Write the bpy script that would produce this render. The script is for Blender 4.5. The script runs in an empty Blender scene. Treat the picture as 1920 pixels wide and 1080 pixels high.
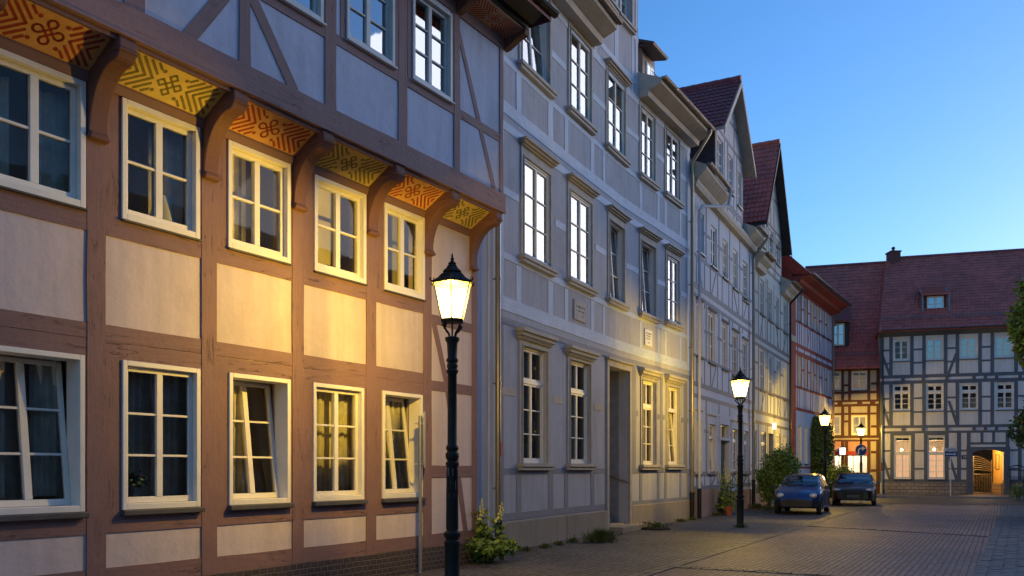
import bpy, math, random
from mathutils import Vector
random.seed(7)
R=math.radians
sc=bpy.context.scene
col=sc.collection
FPX=1600.0; CX=960.0; HY=880.0; HC=1.6   # focal length in pixels, optical axis, horizon row, eye height of the surveyed view

# ------------------------------------------------------------------ materials
def nt(name):
    m=bpy.data.materials.new(name); m.use_nodes=True
    t=m.node_tree; b=t.nodes['Principled BSDF']; return m,t,b
def N(t,typ,**k):
    n=t.nodes.new(typ)
    for a,v in k.items(): setattr(n,a,v)
    return n
def ramp(t,fac,stops):
    r=N(t,'ShaderNodeValToRGB'); e=r.color_ramp.elements
    while len(e)<len(stops): e.new(.5)
    for i,(p,c) in enumerate(stops):
        e[i].position=p; e[i].color=(c[0],c[1],c[2],1)
    t.links.new(fac,r.inputs['Fac']); return r.outputs['Color']
def noise(t,vec,scale,detail=4,rough=.6):
    n=N(t,'ShaderNodeTexNoise'); n.inputs['Scale'].default_value=scale; n.inputs['Detail'].default_value=detail
    n.inputs['Roughness'].default_value=rough
    if vec is not None: t.links.new(vec,n.inputs['Vector'])
    return n.outputs['Fac']
def bump(t,b,h,strength=.3,dist=.01,prev=None):
    n=N(t,'ShaderNodeBump'); n.inputs['Strength'].default_value=strength; n.inputs['Distance'].default_value=dist
    t.links.new(h,n.inputs['Height'])
    if prev is not None: t.links.new(prev,n.inputs['Normal'])
    t.links.new(n.outputs['Normal'],b.inputs['Normal']); return n.outputs['Normal']
def mix(t,fac,a,bb,typ='MIX'):
    n=N(t,'ShaderNodeMix',data_type='RGBA',blend_type=typ)
    for s,v in ((n.inputs['Factor'],fac),(n.inputs['A'],a),(n.inputs['B'],bb)):
        if isinstance(v,(int,float)): s.default_value=v
        elif isinstance(v,(tuple,list)): s.default_value=(v[0],v[1],v[2],1)
        else: t.links.new(v,s)
    return n.outputs['Result']
def sc3(c,k): return tuple(min(1,x*k) for x in c)
def plain(name,c,rough=.6,metal=0,var=.12,scale=3,bs=0,bscale=60,spec=.4):
    m,t,b=nt(name)
    tc=N(t,'ShaderNodeTexCoord').outputs['Object']
    f=noise(t,tc,scale)
    t.links.new(ramp(t,f,[(.3,sc3(c,1-var)),(.7,sc3(c,1+var))]),b.inputs['Base Color'])
    b.inputs['Roughness'].default_value=rough; b.inputs['Metallic'].default_value=metal
    b.inputs['Specular IOR Level'].default_value=spec
    if bs: bump(t,b,noise(t,tc,bscale),bs,.01)
    return m
def plaster(name,c,var=.09):
    m,t,b=nt(name)
    tc=N(t,'ShaderNodeTexCoord').outputs['Object']
    f=noise(t,tc,1.1,6,.65); g=noise(t,tc,9,5,.7)
    mp=N(t,'ShaderNodeMapping'); mp.inputs['Scale'].default_value=(6,6,.5); t.links.new(tc,mp.inputs['Vector'])
    st=noise(t,mp.outputs[0],1.0,5,.6)
    a=ramp(t,f,[(.3,sc3(c,1-var)),(.7,sc3(c,1+var*.6))])
    a=mix(t,.28,a,ramp(t,g,[(.35,sc3(c,.84)),(.6,sc3(c,1.05))]))
    a=mix(t,.42,a,ramp(t,st,[(.35,sc3(c,.72)),(.6,c)]))
    a=mix(t,.5,a,mix(t,1.0,a,ramp(t,noise(t,tc,.45,7,.7),[(.34,(.72,.70,.66)),(.5,(1,1,1))]),'MULTIPLY'))
    t.links.new(a,b.inputs['Base Color']); b.inputs['Roughness'].default_value=.9; b.inputs['Specular IOR Level'].default_value=.2
    n=bump(t,b,noise(t,tc,6,4),.35,.03); bump(t,b,noise(t,tc,110,4),.25,.006,n)
    return m
def wood(name,c,crack=.5,var=.2,dirt=(.05,.04,.035)):
    m,t,b=nt(name)
    uv=N(t,'ShaderNodeTexCoord').outputs['UV']; tc=N(t,'ShaderNodeTexCoord').outputs['Object']
    mp=N(t,'ShaderNodeMapping'); mp.inputs['Scale'].default_value=(1.6,26,1); t.links.new(uv,mp.inputs['Vector'])
    g=noise(t,mp.outputs[0],1.6,6,.7)
    mp2=N(t,'ShaderNodeMapping'); mp2.inputs['Scale'].default_value=(.55,7.5,1); t.links.new(uv,mp2.inputs['Vector'])
    w=noise(t,mp2.outputs[0],1.3,8,.55)
    # thin long cracks: narrow band of a stretched noise
    cr=N(t,'ShaderNodeMath',operation='SUBTRACT'); t.links.new(w,cr.inputs[0]); cr.inputs[1].default_value=.56
    ab=N(t,'ShaderNodeMath',operation='ABSOLUTE'); t.links.new(cr.outputs[0],ab.inputs[0])
    line=N(t,'ShaderNodeMapRange'); line.inputs['From Min'].default_value=.0; line.inputs['From Max'].default_value=.009
    t.links.new(ab.outputs[0],line.inputs['Value'])
    base=ramp(t,g,[(.25,sc3(c,1-var)),(.7,sc3(c,1+var))])
    base=mix(t,.35,base,ramp(t,noise(t,tc,2.3,5),[(.3,sc3(c,.75)),(.7,sc3(c,1.15))]))
    inv=N(t,'ShaderNodeMath',operation='SUBTRACT'); inv.inputs[0].default_value=1; t.links.new(line.outputs[0],inv.inputs[1])
    sp=N(t,'ShaderNodeMath',operation='MULTIPLY'); t.links.new(inv.outputs[0],sp.inputs[0])
    msk=N(t,'ShaderNodeMapRange'); msk.inputs['From Min'].default_value=.48; msk.inputs['From Max'].default_value=.56
    t.links.new(noise(t,tc,1.9,2),msk.inputs['Value']); t.links.new(msk.outputs[0],sp.inputs[1])
    sp2=N(t,'ShaderNodeMath',operation='MULTIPLY'); t.links.new(sp.outputs[0],sp2.inputs[0]); sp2.inputs[1].default_value=crack
    t.links.new(mix(t,sp2.outputs[0],base,dirt),b.inputs['Base Color'])
    b.inputs['Roughness'].default_value=.72; b.inputs['Specular IOR Level'].default_value=.3
    n=bump(t,b,g,.35,.008); 
    sb=N(t,'ShaderNodeMath',operation='SUBTRACT'); sb.inputs[0].default_value=1; t.links.new(sp2.outputs[0],sb.inputs[1])
    n=bump(t,b,sb.outputs[0],.8,.012,n); bump(t,b,noise(t,tc,14,4),.3,.02,n)
    return m
def brickmat(name,c1,c2,mortar,ang,sw,sh,horiz=False,msize=.012,rough=.8,bs=.6,var=None,off=.5,rot=0,spec=.3,wob=.35):
    m,t,b=nt(name)
    tc=N(t,'ShaderNodeTexCoord').outputs['Object']
    mp=N(t,'ShaderNodeMapping'); mp.inputs['Rotation'].default_value=(0,0,ang); t.links.new(tc,mp.inputs['Vector'])
    if horiz: vec=mp.outputs[0]
    else:
        s=N(t,'ShaderNodeSeparateXYZ'); t.links.new(mp.outputs[0],s.inputs[0])
        c=N(t,'ShaderNodeCombineXYZ'); t.links.new(s.outputs[0],c.inputs[0]); t.links.new(s.outputs[2],c.inputs[1]); vec=c.outputs[0]
    # wobble the courses a little so they are not ruler straight
    wn=N(t,'ShaderNodeTexNoise'); wn.inputs['Scale'].default_value=2.2; t.links.new(vec,wn.inputs['Vector'])
    vm=N(t,'ShaderNodeVectorMath',operation='MULTIPLY_ADD'); t.links.new(wn.outputs['Color'],vm.inputs[0]); vm.inputs[1].default_value=(sh*wob,)*3; t.links.new(vec,vm.inputs[2])
    vec=vm.outputs[0]
    br=N(t,'ShaderNodeTexBrick'); t.links.new(vec,br.inputs['Vector']); br.offset=off
    br.inputs['Scale'].default_value=1; br.inputs['Brick Width'].default_value=sw; br.inputs['Row Height'].default_value=sh
    br.inputs['Mortar Size'].default_value=msize; br.inputs['Mortar Smooth'].default_value=.6; br.inputs['Bias'].default_value=0
    br.inputs['Color1'].default_value=(*c1,1); br.inputs['Color2'].default_value=(*c2,1); br.inputs['Mortar'].default_value=(*mortar,1)
    a=mix(t,.45,br.outputs['Color'],ramp(t,noise(t,tc,.35,5,.6),[(.3,sc3(c1,.55)),(.7,sc3(c2,1.35))]))
    a=mix(t,.5,a,mix(t,.6,a,ramp(t,noise(t,tc,30,3),[(.3,(.4,.4,.4)),(.7,(1,1,1))]),'MULTIPLY'))
    a=mix(t,br.outputs['Fac'],a,mortar)
    t.links.new(a,b.inputs['Base Color']); b.inputs['Roughness'].default_value=rough; b.inputs['Specular IOR Level'].default_value=spec
    iv=N(t,'ShaderNodeMath',operation='SUBTRACT'); iv.inputs[0].default_value=1; t.links.new(br.outputs['Fac'],iv.inputs[1])
    n=bump(t,b,iv.outputs[0],bs,.02); bump(t,b,noise(t,tc,25,4),.35,.015,n)
    return m
def emis(name,c,s):
    m,t,b=nt(name); b.inputs['Base Color'].default_value=(*c,1); b.inputs['Emission Color'].default_value=(*c,1); b.inputs['Emission Strength'].default_value=s
    b.inputs['Roughness'].default_value=.5
    return m
def glassmat(name,ior,tint,rough=.02,transp=.8):
    m=bpy.data.materials.new(name); m.use_nodes=True; t=m.node_tree; t.nodes.clear()
    o=N(t,'ShaderNodeOutputMaterial'); mx=N(t,'ShaderNodeMixShader'); tr=N(t,'ShaderNodeBsdfTransparent'); g=N(t,'ShaderNodeBsdfGlossy')
    fr=N(t,'ShaderNodeFresnel'); fr.inputs['IOR'].default_value=ior
    tr.inputs[0].default_value=(*sc3(tint,transp),1); g.inputs['Roughness'].default_value=rough; g.inputs[0].default_value=(.95,.97,1,1)
    tc=N(t,'ShaderNodeTexCoord').outputs['Object']
    bm=N(t,'ShaderNodeBump'); bm.inputs['Strength'].default_value=.05; bm.inputs['Distance'].default_value=.02
    t.links.new(noise(t,tc,2.2,1),bm.inputs['Height']); t.links.new(bm.outputs[0],g.inputs['Normal']); t.links.new(bm.outputs[0],fr.inputs['Normal'])
    t.links.new(fr.outputs[0],mx.inputs[0]); t.links.new(tr.outputs[0],mx.inputs[1]); t.links.new(g.outputs[0],mx.inputs[2]); t.links.new(mx.outputs[0],o.inputs[0])
    return m
M={}
M['h1_plaster']=plaster('pinkish_plaster',(.64,.53,.51))
M['h1_plaster_up']=plaster('sky_tinted_upper_plaster',(.58,.59,.69))  # same house plaster, with blue dusk light tinted into its colour
M['h1_wood']=wood('brown_painted_timber',(.225,.130,.120),.6,.24)
M['h1_wood_up']=wood('lightened_upper_timber',(.27,.165,.155),.6,.24)  # copy of the brown timber, lightened for dusk light on the upper storey
M['h1_wood_dark']=wood('brown_bracket_timber',(.165,.078,.06),.5,.2)
M['white']=plain('white_window_paint',(.78,.74,.66),.45,0,.06,4,.12,40)
M['white_blue']=plain('white_old_paint',(.62,.62,.60),.5,0,.08,4,.12,40)
M['glass']=glassmat('window_glass',1.55,(.95,.97,.95),.02,.95)
M['glass_clear']=glassmat('clear_house_glass',1.33,(.95,.97,.95),.02,.97)
M['glass_hi']=glassmat('old_window_glass',4.2,(.85,.92,.95))
M['glass_mid']=glassmat('upper_window_glass',3.6,(.85,.92,.95))
M['room']=plain('room_wall',(.62,.56,.48),.9,0,.3,.6)
M['curtain']=plain('curtain_cloth',(.54,.50,.42),.95,0,.2,6)
M['net']=plain('dim_net_curtain',(.40,.39,.33),.95,0,.25,6)
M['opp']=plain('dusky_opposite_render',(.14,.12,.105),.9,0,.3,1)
M['lead']=plain('grey_sill_sheet',(.075,.07,.07),.55,0,.2,8,.2)
M['ochre']=plain('ochre_soffit',(.66,.35,.12),.8,0,.12,5,.15)
M['ochre_green']=plain('ochre_green_soffit',(.64,.47,.15),.8,0,.12,5,.15)
M['pat_red']=plain('red_ornament_paint',(.33,.045,.018),.8,0,.15,20)
M['pat_green']=plain('olive_ornament_paint',(.20,.165,.04),.8,0,.2,20)
M['pat_beige']=plain('beige_soffit',(.42,.28,.2),.8,0,.12,5,.15)
M['brickdark']=brickmat('dark_plinth_brick',(.055,.04,.04),(.085,.062,.058),(.14,.115,.10),-R(57.7),.125,.075,msize=.009)
M['metal_dark']=plain('dark_cast_iron',(.018,.018,.014),.55,0,.2,12,.25,40,spec=.25)
M['zinc']=plain('weathered_zinc',(.24,.225,.21),.4,.65,.15,5,.1)
M['brass']=plain('bronze_downpipe',(.30,.26,.20),.38,.7,.12,3,.05)
M['h2_plaster']=plaster('warm_grey_plaster',(.45,.455,.50),.1)
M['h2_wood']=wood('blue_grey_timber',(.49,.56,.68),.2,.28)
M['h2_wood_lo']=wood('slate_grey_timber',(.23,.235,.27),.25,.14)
M['h2_trim']=plain('stone_grey_trim',(.36,.335,.30),.7,0,.15,5,.2)
M['h2_plinth']=plaster('beige_plinth_render',(.33,.285,.225),.16)
M['h2_fresh']=plaster('bare_primed_patch',(.56,.47,.37),.08)
M['cornice']=plain('grey_cornice_board',(.42,.39,.34),.7,0,.12,4,.15)
M['h3_plaster']=plaster('cool_white_plaster',(.60,.61,.68),.07)
M['h3_wood']=wood('steel_blue_timber',(.20,.215,.25),.2,.12)
M['h3_plinth']=plaster('pink_plinth_render',(.42,.27,.20),.12)
M['h4_plaster']=plaster('pale_green_grey_plaster',(.54,.55,.53),.07)
M['h4_wood']=wood('grey_brown_timber',(.17,.15,.15),.2,.12)
M['h5_plaster']=plaster('pale_blue_plaster',(.60,.62,.70),.07)
M['h5_wood']=wood('oxblood_timber',(.34,.07,.05),.2,.12)
M['h5_red']=plain('red_side_wall',(.32,.06,.035),.8,0,.15,3,.2)
M['h6_plaster']=plaster('cream_plaster',(.58,.49,.34),.07)
M['h6_wood']=wood('chestnut_timber',(.12,.045,.03),.2,.12)
M['h7_plaster']=plaster('off_white_plaster',(.76,.71,.66),.06)
M['h7_wood']=wood('slate_blue_timber',(.125,.135,.155),.2,.12)
M['stone']=brickmat('rubble_stone',(.30,.235,.17),(.42,.34,.26),(.13,.10,.08),R(16.6),.42,.2,msize=.022,off=.4)
def tilemat(name,c):
    m,t,b=nt(name); tc=N(t,'ShaderNodeTexCoord').outputs['Object']
    v=N(t,'ShaderNodeTexVoronoi'); v.inputs['Scale'].default_value=3.6; t.links.new(tc,v.inputs['Vector'])
    s=N(t,'ShaderNodeSeparateColor'); t.links.new(v.outputs['Color'],s.inputs[0])
    a=ramp(t,s.outputs[0],[(.1,sc3(c,.62)),(.6,c),(1,sc3(c,1.35))])
    a=mix(t,.45,a,ramp(t,noise(t,tc,.5,5),[(.3,sc3(c,.6)),(.7,sc3(c,1.25))]))
    a=mix(t,.25,a,ramp(t,noise(t,tc,12,4),[(.45,c),(.62,(.07,.075,.05))]))
    t.links.new(a,b.inputs['Base Color']); b.inputs['Roughness'].default_value=.6; bump(t,b,noise(t,tc,40),.2,.01)
    return m
M['tile']=tilemat('red_clay_tile',(.56,.125,.085))
M['tile_dark']=tilemat('dark_red_clay_tile',(.30,.065,.06))
M['darkboard']=plain('dark_slate_cheek',(.04,.04,.045),.7,0,.3,3,.3,20)
M['redcheek']=plain('dark_red_cheek',(.07,.022,.022),.7,0,.2,3,.2)
M['greendoor']=plain('green_door_paint',(.03,.055,.045),.5,0,.15,6,.1)
M['browndoor']=plain('brown_door_wood',(.05,.028,.02),.5,0,.2,6,.1)
M['black']=plain('black_paint',(.012,.012,.012),.45,0,.2,10)
M['lamp_glass']=None

# ------------------------------------------------------------------ mesh builder
def prop(o,label=None,cat=None,group=None,kind=None):
    if label: o['label']=label
    if cat: o['category']=cat
    if group: o['group']=group
    if kind: o['kind']=kind
    return o
def empty(name,loc,label=None,cat=None,group=None,rz=0):
    o=bpy.data.objects.new(name,None); col.objects.link(o); o.location=loc; o.rotation_euler=(0,0,rz)
    o.empty_display_size=.2
    return prop(o,label,cat,group)
def wloc(p):
    v=Vector((0,0,0))
    while p is not None: v+=Vector(p.location); p=p.parent
    return v
class MB:
    def __init__(s): s.v=[]; s.f=[]; s.m=[]; s.uv={}; s.mi=0
    def quad(s,a,b,c,d,uv=None):
        n=len(s.v); s.v+=[tuple(a),tuple(b),tuple(c),tuple(d)]; s.f.append((n,n+1,n+2,n+3)); s.m.append(s.mi)
        if uv: s.uv[len(s.f)-1]=uv
    def tri(s,a,b,c):
        n=len(s.v); s.v+=[tuple(a),tuple(b),tuple(c)]; s.f.append((n,n+1,n+2)); s.m.append(s.mi)
    def hexa(s,p,L=None,W=None,H=None):
        # p: 8 points, bottom loop 0-3 then top loop 4-7
        n=len(s.v); s.v+=[tuple(q) for q in p]
        for q in ((3,2,1,0),(4,5,6,7),(0,1,5,4),(1,2,6,5),(2,3,7,6),(3,0,4,7)):
            s.f.append(tuple(n+i for i in q)); s.m.append(s.mi)
    def prism(s,a,b):
        # two matching loops (any length)
        n=len(s.v); k=len(a); s.v+=[tuple(q) for q in a]+[tuple(q) for q in b]
        s.f.append(tuple(n+i for i in range(k))[::-1]); s.m.append(s.mi)
        s.f.append(tuple(n+k+i for i in range(k))); s.m.append(s.mi)
        for i in range(k):
            j=(i+1)%k; s.f.append((n+i,n+j,n+k+j,n+k+i)); s.m.append(s.mi)
    def box(s,x0,x1,y0,y1,z0,z1):
        s.hexa([(x0,y0,z0),(x1,y0,z0),(x1,y1,z0),(x0,y1,z0),(x0,y0,z1),(x1,y0,z1),(x1,y1,z1),(x0,y1,z1)])
    def tube(s,pts,r,k=8,cap=True):
        pts=[Vector(p) for p in pts]; rr=r if isinstance(r,(list,tuple)) else [r]*len(pts)
        n=len(s.v); prev=None
        for i,p in enumerate(pts):
            d=(pts[min(i+1,len(pts)-1)]-pts[max(i-1,0)]).normalized()
            if prev is None: a=d.orthogonal().normalized()
            else:
                a=(prev-d*prev.dot(d)); a=a.normalized() if a.length>1e-6 else d.orthogonal().normalized()
            prev=a; b=d.cross(a)
            for j in range(k):
                t=2*math.pi*j/k; s.v.append(tuple(p+(a*math.cos(t)+b*math.sin(t))*rr[i]))
        for i in range(len(pts)-1):
            for j in range(k):
                q=(j+1)%k; s.f.append((n+i*k+j,n+i*k+q,n+(i+1)*k+q,n+(i+1)*k+j)); s.m.append(s.mi)
        if cap:
            s.f.append(tuple(n+j for j in range(k))[::-1]); s.m.append(s.mi)
            e=n+(len(pts)-1)*k; s.f.append(tuple(e+j for j in range(k))); s.m.append(s.mi)
    def lathe(s,prof,k=16,cx=0,cy=0,rot=0):
        n=len(s.v)
        for r,z in prof:
            for j in range(k):
                t=2*math.pi*j/k+rot; s.v.append((cx+r*math.cos(t),cy+r*math.sin(t),z))
        for i in range(len(prof)-1):
            for j in range(k):
                q=(j+1)%k; s.f.append((n+i*k+j,n+i*k+q,n+(i+1)*k+q,n+(i+1)*k+j)); s.m.append(s.mi)
        s.f.append(tuple(n+j for j in range(k))[::-1]); s.m.append(s.mi)
        e=n+(len(prof)-1)*k; s.f.append(tuple(e+j for j in range(k))); s.m.append(s.mi)
    def build(s,name,mats,parent=None,smooth=False,loc=None,bevel=0):
        if not s.v: return None
        if not isinstance(mats,(list,tuple)): mats=[mats]
        me=bpy.data.meshes.new(name); o=bpy.data.objects.new(name,me); col.objects.link(o)
        off=wloc(parent) if parent is not None else Vector((0,0,0))
        if loc is not None: o.location=loc; off=Vector(loc)
        me.from_pydata([tuple(Vector(q)-off) for q in s.v],[],s.f)
        for m in mats: me.materials.append(m)
        if len(mats)>1: me.polygons.foreach_set('material_index',s.m)
        if s.uv:
            l=me.uv_layers.new(name='UVMap')
            for i,uv in s.uv.items():
                p=me.polygons[i]
                for j,li in enumerate(p.loop_indices): l.data[li].uv=uv[j%len(uv)]
        me.validate(); me.update()
        if smooth:
            me.polygons.foreach_set('use_smooth',[True]*len(me.polygons))
            try: me.set_sharp_from_angle(angle=R(40))
            except Exception: pass
        if parent is not None: o.parent=parent
        if bevel:
            bv=o.modifiers.new('edge','BEVEL'); bv.width=bevel; bv.segments=2; bv.limit_method='ANGLE'
        return o

# ------------------------------------------------------------------ facades
class Fac:
    """A street front: a plan polyline laid out from the survey (photo column, distance, heading)."""
    def __init__(s,x0,Z0,segs):
        s.k=[(x0,Z0)]; s.V=[]
        for V,x1 in segs:
            x,Z=s.k[-1]; s.V.append(V); s.k.append((x1,Z*(V-x)/(V-x1)))
        s.P=[Vector(((x-CX)/FPX*Z,Z)) for x,Z in s.k]
        s.L=[0]
        for i in range(len(s.P)-1): s.L.append(s.L[-1]+(s.P[i+1]-s.P[i]).length)
        s.len=s.L[-1]
    def seg(s,x):
        for i in range(len(s.V)):
            if x<s.k[i+1][0]: return i
        return len(s.V)-1
    def Z(s,x):
        i=s.seg(x); xk,Zk=s.k[i]; V=s.V[i]; return Zk*(V-xk)/(V-x)
    def u(s,x):
        i=s.seg(x); Z=s.Z(x); p=Vector(((x-CX)/FPX*Z,Z)); d=(s.P[i+1]-s.P[i]).normalized()
        return s.L[i]+(p-s.P[i]).dot(d)
    def z(s,x,y): return HC+(HY-y)*s.Z(x)/FPX
    def useg(s,u):
        for i in range(len(s.V)):
            if u<s.L[i+1]: return i
        return len(s.V)-1
    def dn(s,i):
        d=(s.P[i+1]-s.P[i]).normalized(); return d,Vector((d.y,-d.x))
    def p(s,u,o,z,i=None):
        i=s.useg(u) if i is None else i
        d,n=s.dn(i); q=s.P[i]+d*(u-s.L[i])+n*o; return Vector((q.x,q.y,z))
    def pieces(s,u0,u1):
        c=[u0]+[l for l in s.L[1:-1] if u0+1e-3<l<u1-1e-3]+[u1]
        return [(c[i],c[i+1],s.useg((c[i]+c[i+1])/2)) for i in range(len(c)-1)]
JR=random.Random(3)
def fbox(mb,F,u0,u1,o0,o1,z0,z1,i=None,tilt=None):
    for a,b,i in (F.pieces(u0,u1) if i is None else [(u0,u1,i)]):
        def q(u,o,z):
            if tilt: o=o-(z-tilt[0])*tilt[1]
            return F.p(u,o,z,i)
        mb.hexa([q(a,o1,z0),q(b,o1,z0),q(b,o0,z0),q(a,o0,z0),q(a,o1,z1),q(b,o1,z1),q(b,o0,z1),q(a,o0,z1)])
def beam(mb,F,a,b,w,o0,o1,jit=.005,n=None):
    """timber from (u,z) to (u,z), width w, with slightly uneven hewn edges and uv along the grain"""
    (ua,za),(ub,zb)=a,b
    L=math.hypot(ub-ua,zb-za)
    if L<1e-4: return
    du,dz=(ub-ua)/L,(zb-za)/L; nu,nz=-dz,du
    if n is None: n=max(1,min(12,int(L/.45)))
    rows=[]; r0=JR.uniform(0,50)
    cuts=[i/n for i in range(n+1)]
    for l in F.L[1:-1]:
        if abs(ub-ua)>1e-3 and 0.001<(l-ua)/(ub-ua)<.999: cuts.append((l-ua)/(ub-ua))
    cuts.sort()
    oo=o1+JR.uniform(-.002,.002)
    for t in cuts:
        u=ua+(ub-ua)*t; z=za+(zb-za)*t
        j1=JR.uniform(-jit,jit); j2=JR.uniform(-jit,jit); jo=oo+JR.uniform(-jit,jit)*.15
        A=(u+nu*(w/2+j1),z+nz*(w/2+j1)); B=(u-nu*(w/2+j2),z-nz*(w/2+j2))
        i=F.useg(min(max(u,0),F.len))
        rows.append((F.p(A[0],jo,A[1],i),F.p(B[0],jo,B[1],i),F.p(A[0],o0,A[1],i),F.p(B[0],o0,B[1],i),t*L))
    for k in range(len(rows)-1):
        a1,b1,c1,d1,t1=rows[k]; a2,b2,c2,d2,t2=rows[k+1]
        mb.quad(b1,b2,a2,a1,[(t1+r0,0),(t2+r0,0),(t2+r0,w),(t1+r0,w)])
        mb.quad(a1,a2,c2,c1,[(t1+r0,w),(t2+r0,w),(t2+r0,w+.1),(t1+r0,w+.1)])
        mb.quad(d1,d2,b2,b1,[(t1+r0,-.1),(t2+r0,-.1),(t2+r0,0),(t1+r0,0)])
    a1,b1,c1,d1,_=rows[0]; mb.quad(d1,b1,a1,c1,[(r0,0),(r0+.1,0),(r0+.1,w),(r0,w)])
    a1,b1,c1,d1,_=rows[-1]; mb.quad(b1,d1,c1,a1,[(r0,0),(r0+.1,0),(r0+.1,w),(r0,w)])
def fwall(mb,F,u0,u1,z0,z1,holes,off=0,rev=.22,back=None):
    us=sorted(set([u0,u1]+[l for l in F.L[1:-1] if u0<l<u1]+[h[k] for h in holes for k in (0,1) if u0<h[k]<u1]))
    zs=sorted(set([z0,z1]+[h[k] for h in holes for k in (2,3) if z0<h[k]<z1]))
    for a,b in zip(us,us[1:]):
        if b-a<1e-5: continue
        i=F.useg((a+b)/2)
        # merge vertical runs
        run=None
        for c,d in zip(zs,zs[1:]):
            mu,mz=(a+b)/2,(c+d)/2
            inside=any(h[0]<mu<h[1] and h[2]<mz<h[3] for h in holes)
            if inside:
                if run is not None: mb.quad(F.p(a,off,run,i),F.p(b,off,run,i),F.p(b,off,c,i),F.p(a,off,c,i)); run=None
            elif run is None: run=c
        if run is not None: mb.quad(F.p(a,off,run,i),F.p(b,off,run,i),F.p(b,off,z1,i),F.p(a,off,z1,i))
    for h in holes:
        a,b,c,d=h[:4]; i=F.useg((a+b)/2); o2=off-rev
        mb.quad(F.p(a,off,c,i),F.p(a,o2,c,i),F.p(a,o2,d,i),F.p(a,off,d,i))
        mb.quad(F.p(b,off,c,i),F.p(b,off,d,i),F.p(b,o2,d,i),F.p(b,o2,c,i))
        mb.quad(F.p(a,off,c,i),F.p(b,off,c,i),F.p(b,o2,c,i),F.p(a,o2,c,i))
        mb.quad(F.p(a,off,d,i),F.p(a,o2,d,i),F.p(b,o2,d,i),F.p(b,off,d,i))
    if back is not None:
        pass
def window(F,parent,x0,x1,yt,yb,rows=(1,1,1),trans=None,r=.10,cw=.05,proud=.0,tilt=0,sw=.045,mull=.085,mun=.024,
           wm='white',glass='glass',sill=None,hood=None,curtain=None,sur=None,rev=.25,zt=None,zb=None,detail=True,cols=2,label=None,curt_mat='curtain',archtop=0):
    """window in a facade opening; returns the hole (u0,u1,z0,z1)"""
    u0,u1=F.u(x0),F.u(x1); zt=F.z(x0,yt) if zt is None else zt; zb=F.z(x0,yb) if zb is None else zb
    i=F.useg((u0+u1)/2); wm=M[wm] if isinstance(wm,str) else wm
    mb=MB(); o1=-r+.03+proud if proud==0 else proud; ob=-r-.08
    for a,b,c,d in ((u0,u0+cw,zb,zt),(u1-cw,u1,zb,zt),(u0+cw,u1-cw,zt-cw,zt),(u0+cw,u1-cw,zb,zb+cw*1.2)):
        fbox(mb,F,a,b,ob,o1,c,d,i)
    w=mb.build('window',wm,parent,bevel=.006 if detail else 0)
    if label: w['label']=label
    # sash
    a,b,c,d=u0+cw+.003,u1-cw-.003,zb+cw*1.2+.003,zt-cw-.003
    so=-r+ (0.0 if proud==0 else .0)
    sf=so+.012; sb=so-.05
    ms=MB(); tl=(c,math.tan(R(tilt))) if tilt else None
    parts=[]
    lo,hi=c,d
    segs=[(c,d,rows,tl)]
    if trans:
        zz=c+(d-c)*trans; segs=[(c,zz-.035,rows,tl),(zz+.035,d,(1,),None)]
        fbox(ms,F,a,b,sb,sf+.02,zz-.033,zz+.033,i)
    gm=MB()
    for (c1,d1,rw,t1) in segs:
        fr=sw
        fbox(ms,F,a,a+fr,sb,sf,c1,d1,i,t1); fbox(ms,F,b-fr,b,sb,sf,c1,d1,i,t1)
        fbox(ms,F,a+fr,b-fr,sb,sf,d1-fr,d1,i,t1); fbox(ms,F,a+fr,b-fr,sb,sf,c1,c1+fr*1.3,i,t1)
        m0=(a+b)/2
        fbox(ms,F,m0-mull/2,m0+mull/2,sb,sf+.006,c1+fr*1.3,d1-fr,i,t1)
        tot=sum(rw); acc=0
        for q in rw[:-1]:
            acc+=q; zz=c1+fr*1.3+(d1-c1-fr*2.3)*acc/tot
            fbox(ms,F,a+fr,m0-mull/2,sb+.012,sf-.006,zz-mun/2,zz+mun/2,i,t1); fbox(ms,F,m0+mull/2,b-fr,sb+.012,sf-.006,zz-mun/2,zz+mun/2,i,t1)
        og=so-.02
        def q(u,z):
            o=og-((z-t1[0])*t1[1] if t1 else 0); return F.p(u,o,z,i)
        gm.quad(q(a+fr*.6,c1+fr*.6),q(b-fr*.6,c1+fr*.6),q(b-fr*.6,d1-fr*.6),q(a+fr*.6,d1-fr*.6))
    ms.build('sash',wm,w,bevel=.004 if detail else 0)
    gm.build('glass',M[glass],w)
    if sill:
        sm=MB(); h,pr,ex=sill[:3]
        fbox(sm,F,u0-ex,u1+ex,-.02,pr,zb-h,zb-.002,i)
        if len(sill)>4: fbox(sm,F,u0-ex+.02,u1+ex-.02,-.02,pr*.75,zb-h*1.9,zb-h-.001,i)
        sm.build('sill',M[sill[3]],w,bevel=.008 if detail else 0)
    if sur:
        sw_,pr,mt,ztop=sur[:4]; sm=MB(); zt2=ztop
        fbox(sm,F,u0-sw_,u0-.002,-.03,pr,zb,zt2,i); fbox(sm,F,u1+.002,u1+sw_,-.03,pr,zb,zt2,i)
        fbox(sm,F,u0-.002,u1+.002,-.03,pr-.003,zt+.002,zt2,i)
        fbox(sm,F,u0-.035,u0-.004,pr,pr+.018,zb,zt+.03,i); fbox(sm,F,u1+.004,u1+.035,pr,pr+.018,zb,zt+.03,i); fbox(sm,F,u0-.004,u1+.004,pr-.003,pr+.018,zt+.004,zt+.035,i)
        sm.build('surround',M[mt],w,bevel=.006 if detail else 0)
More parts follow.
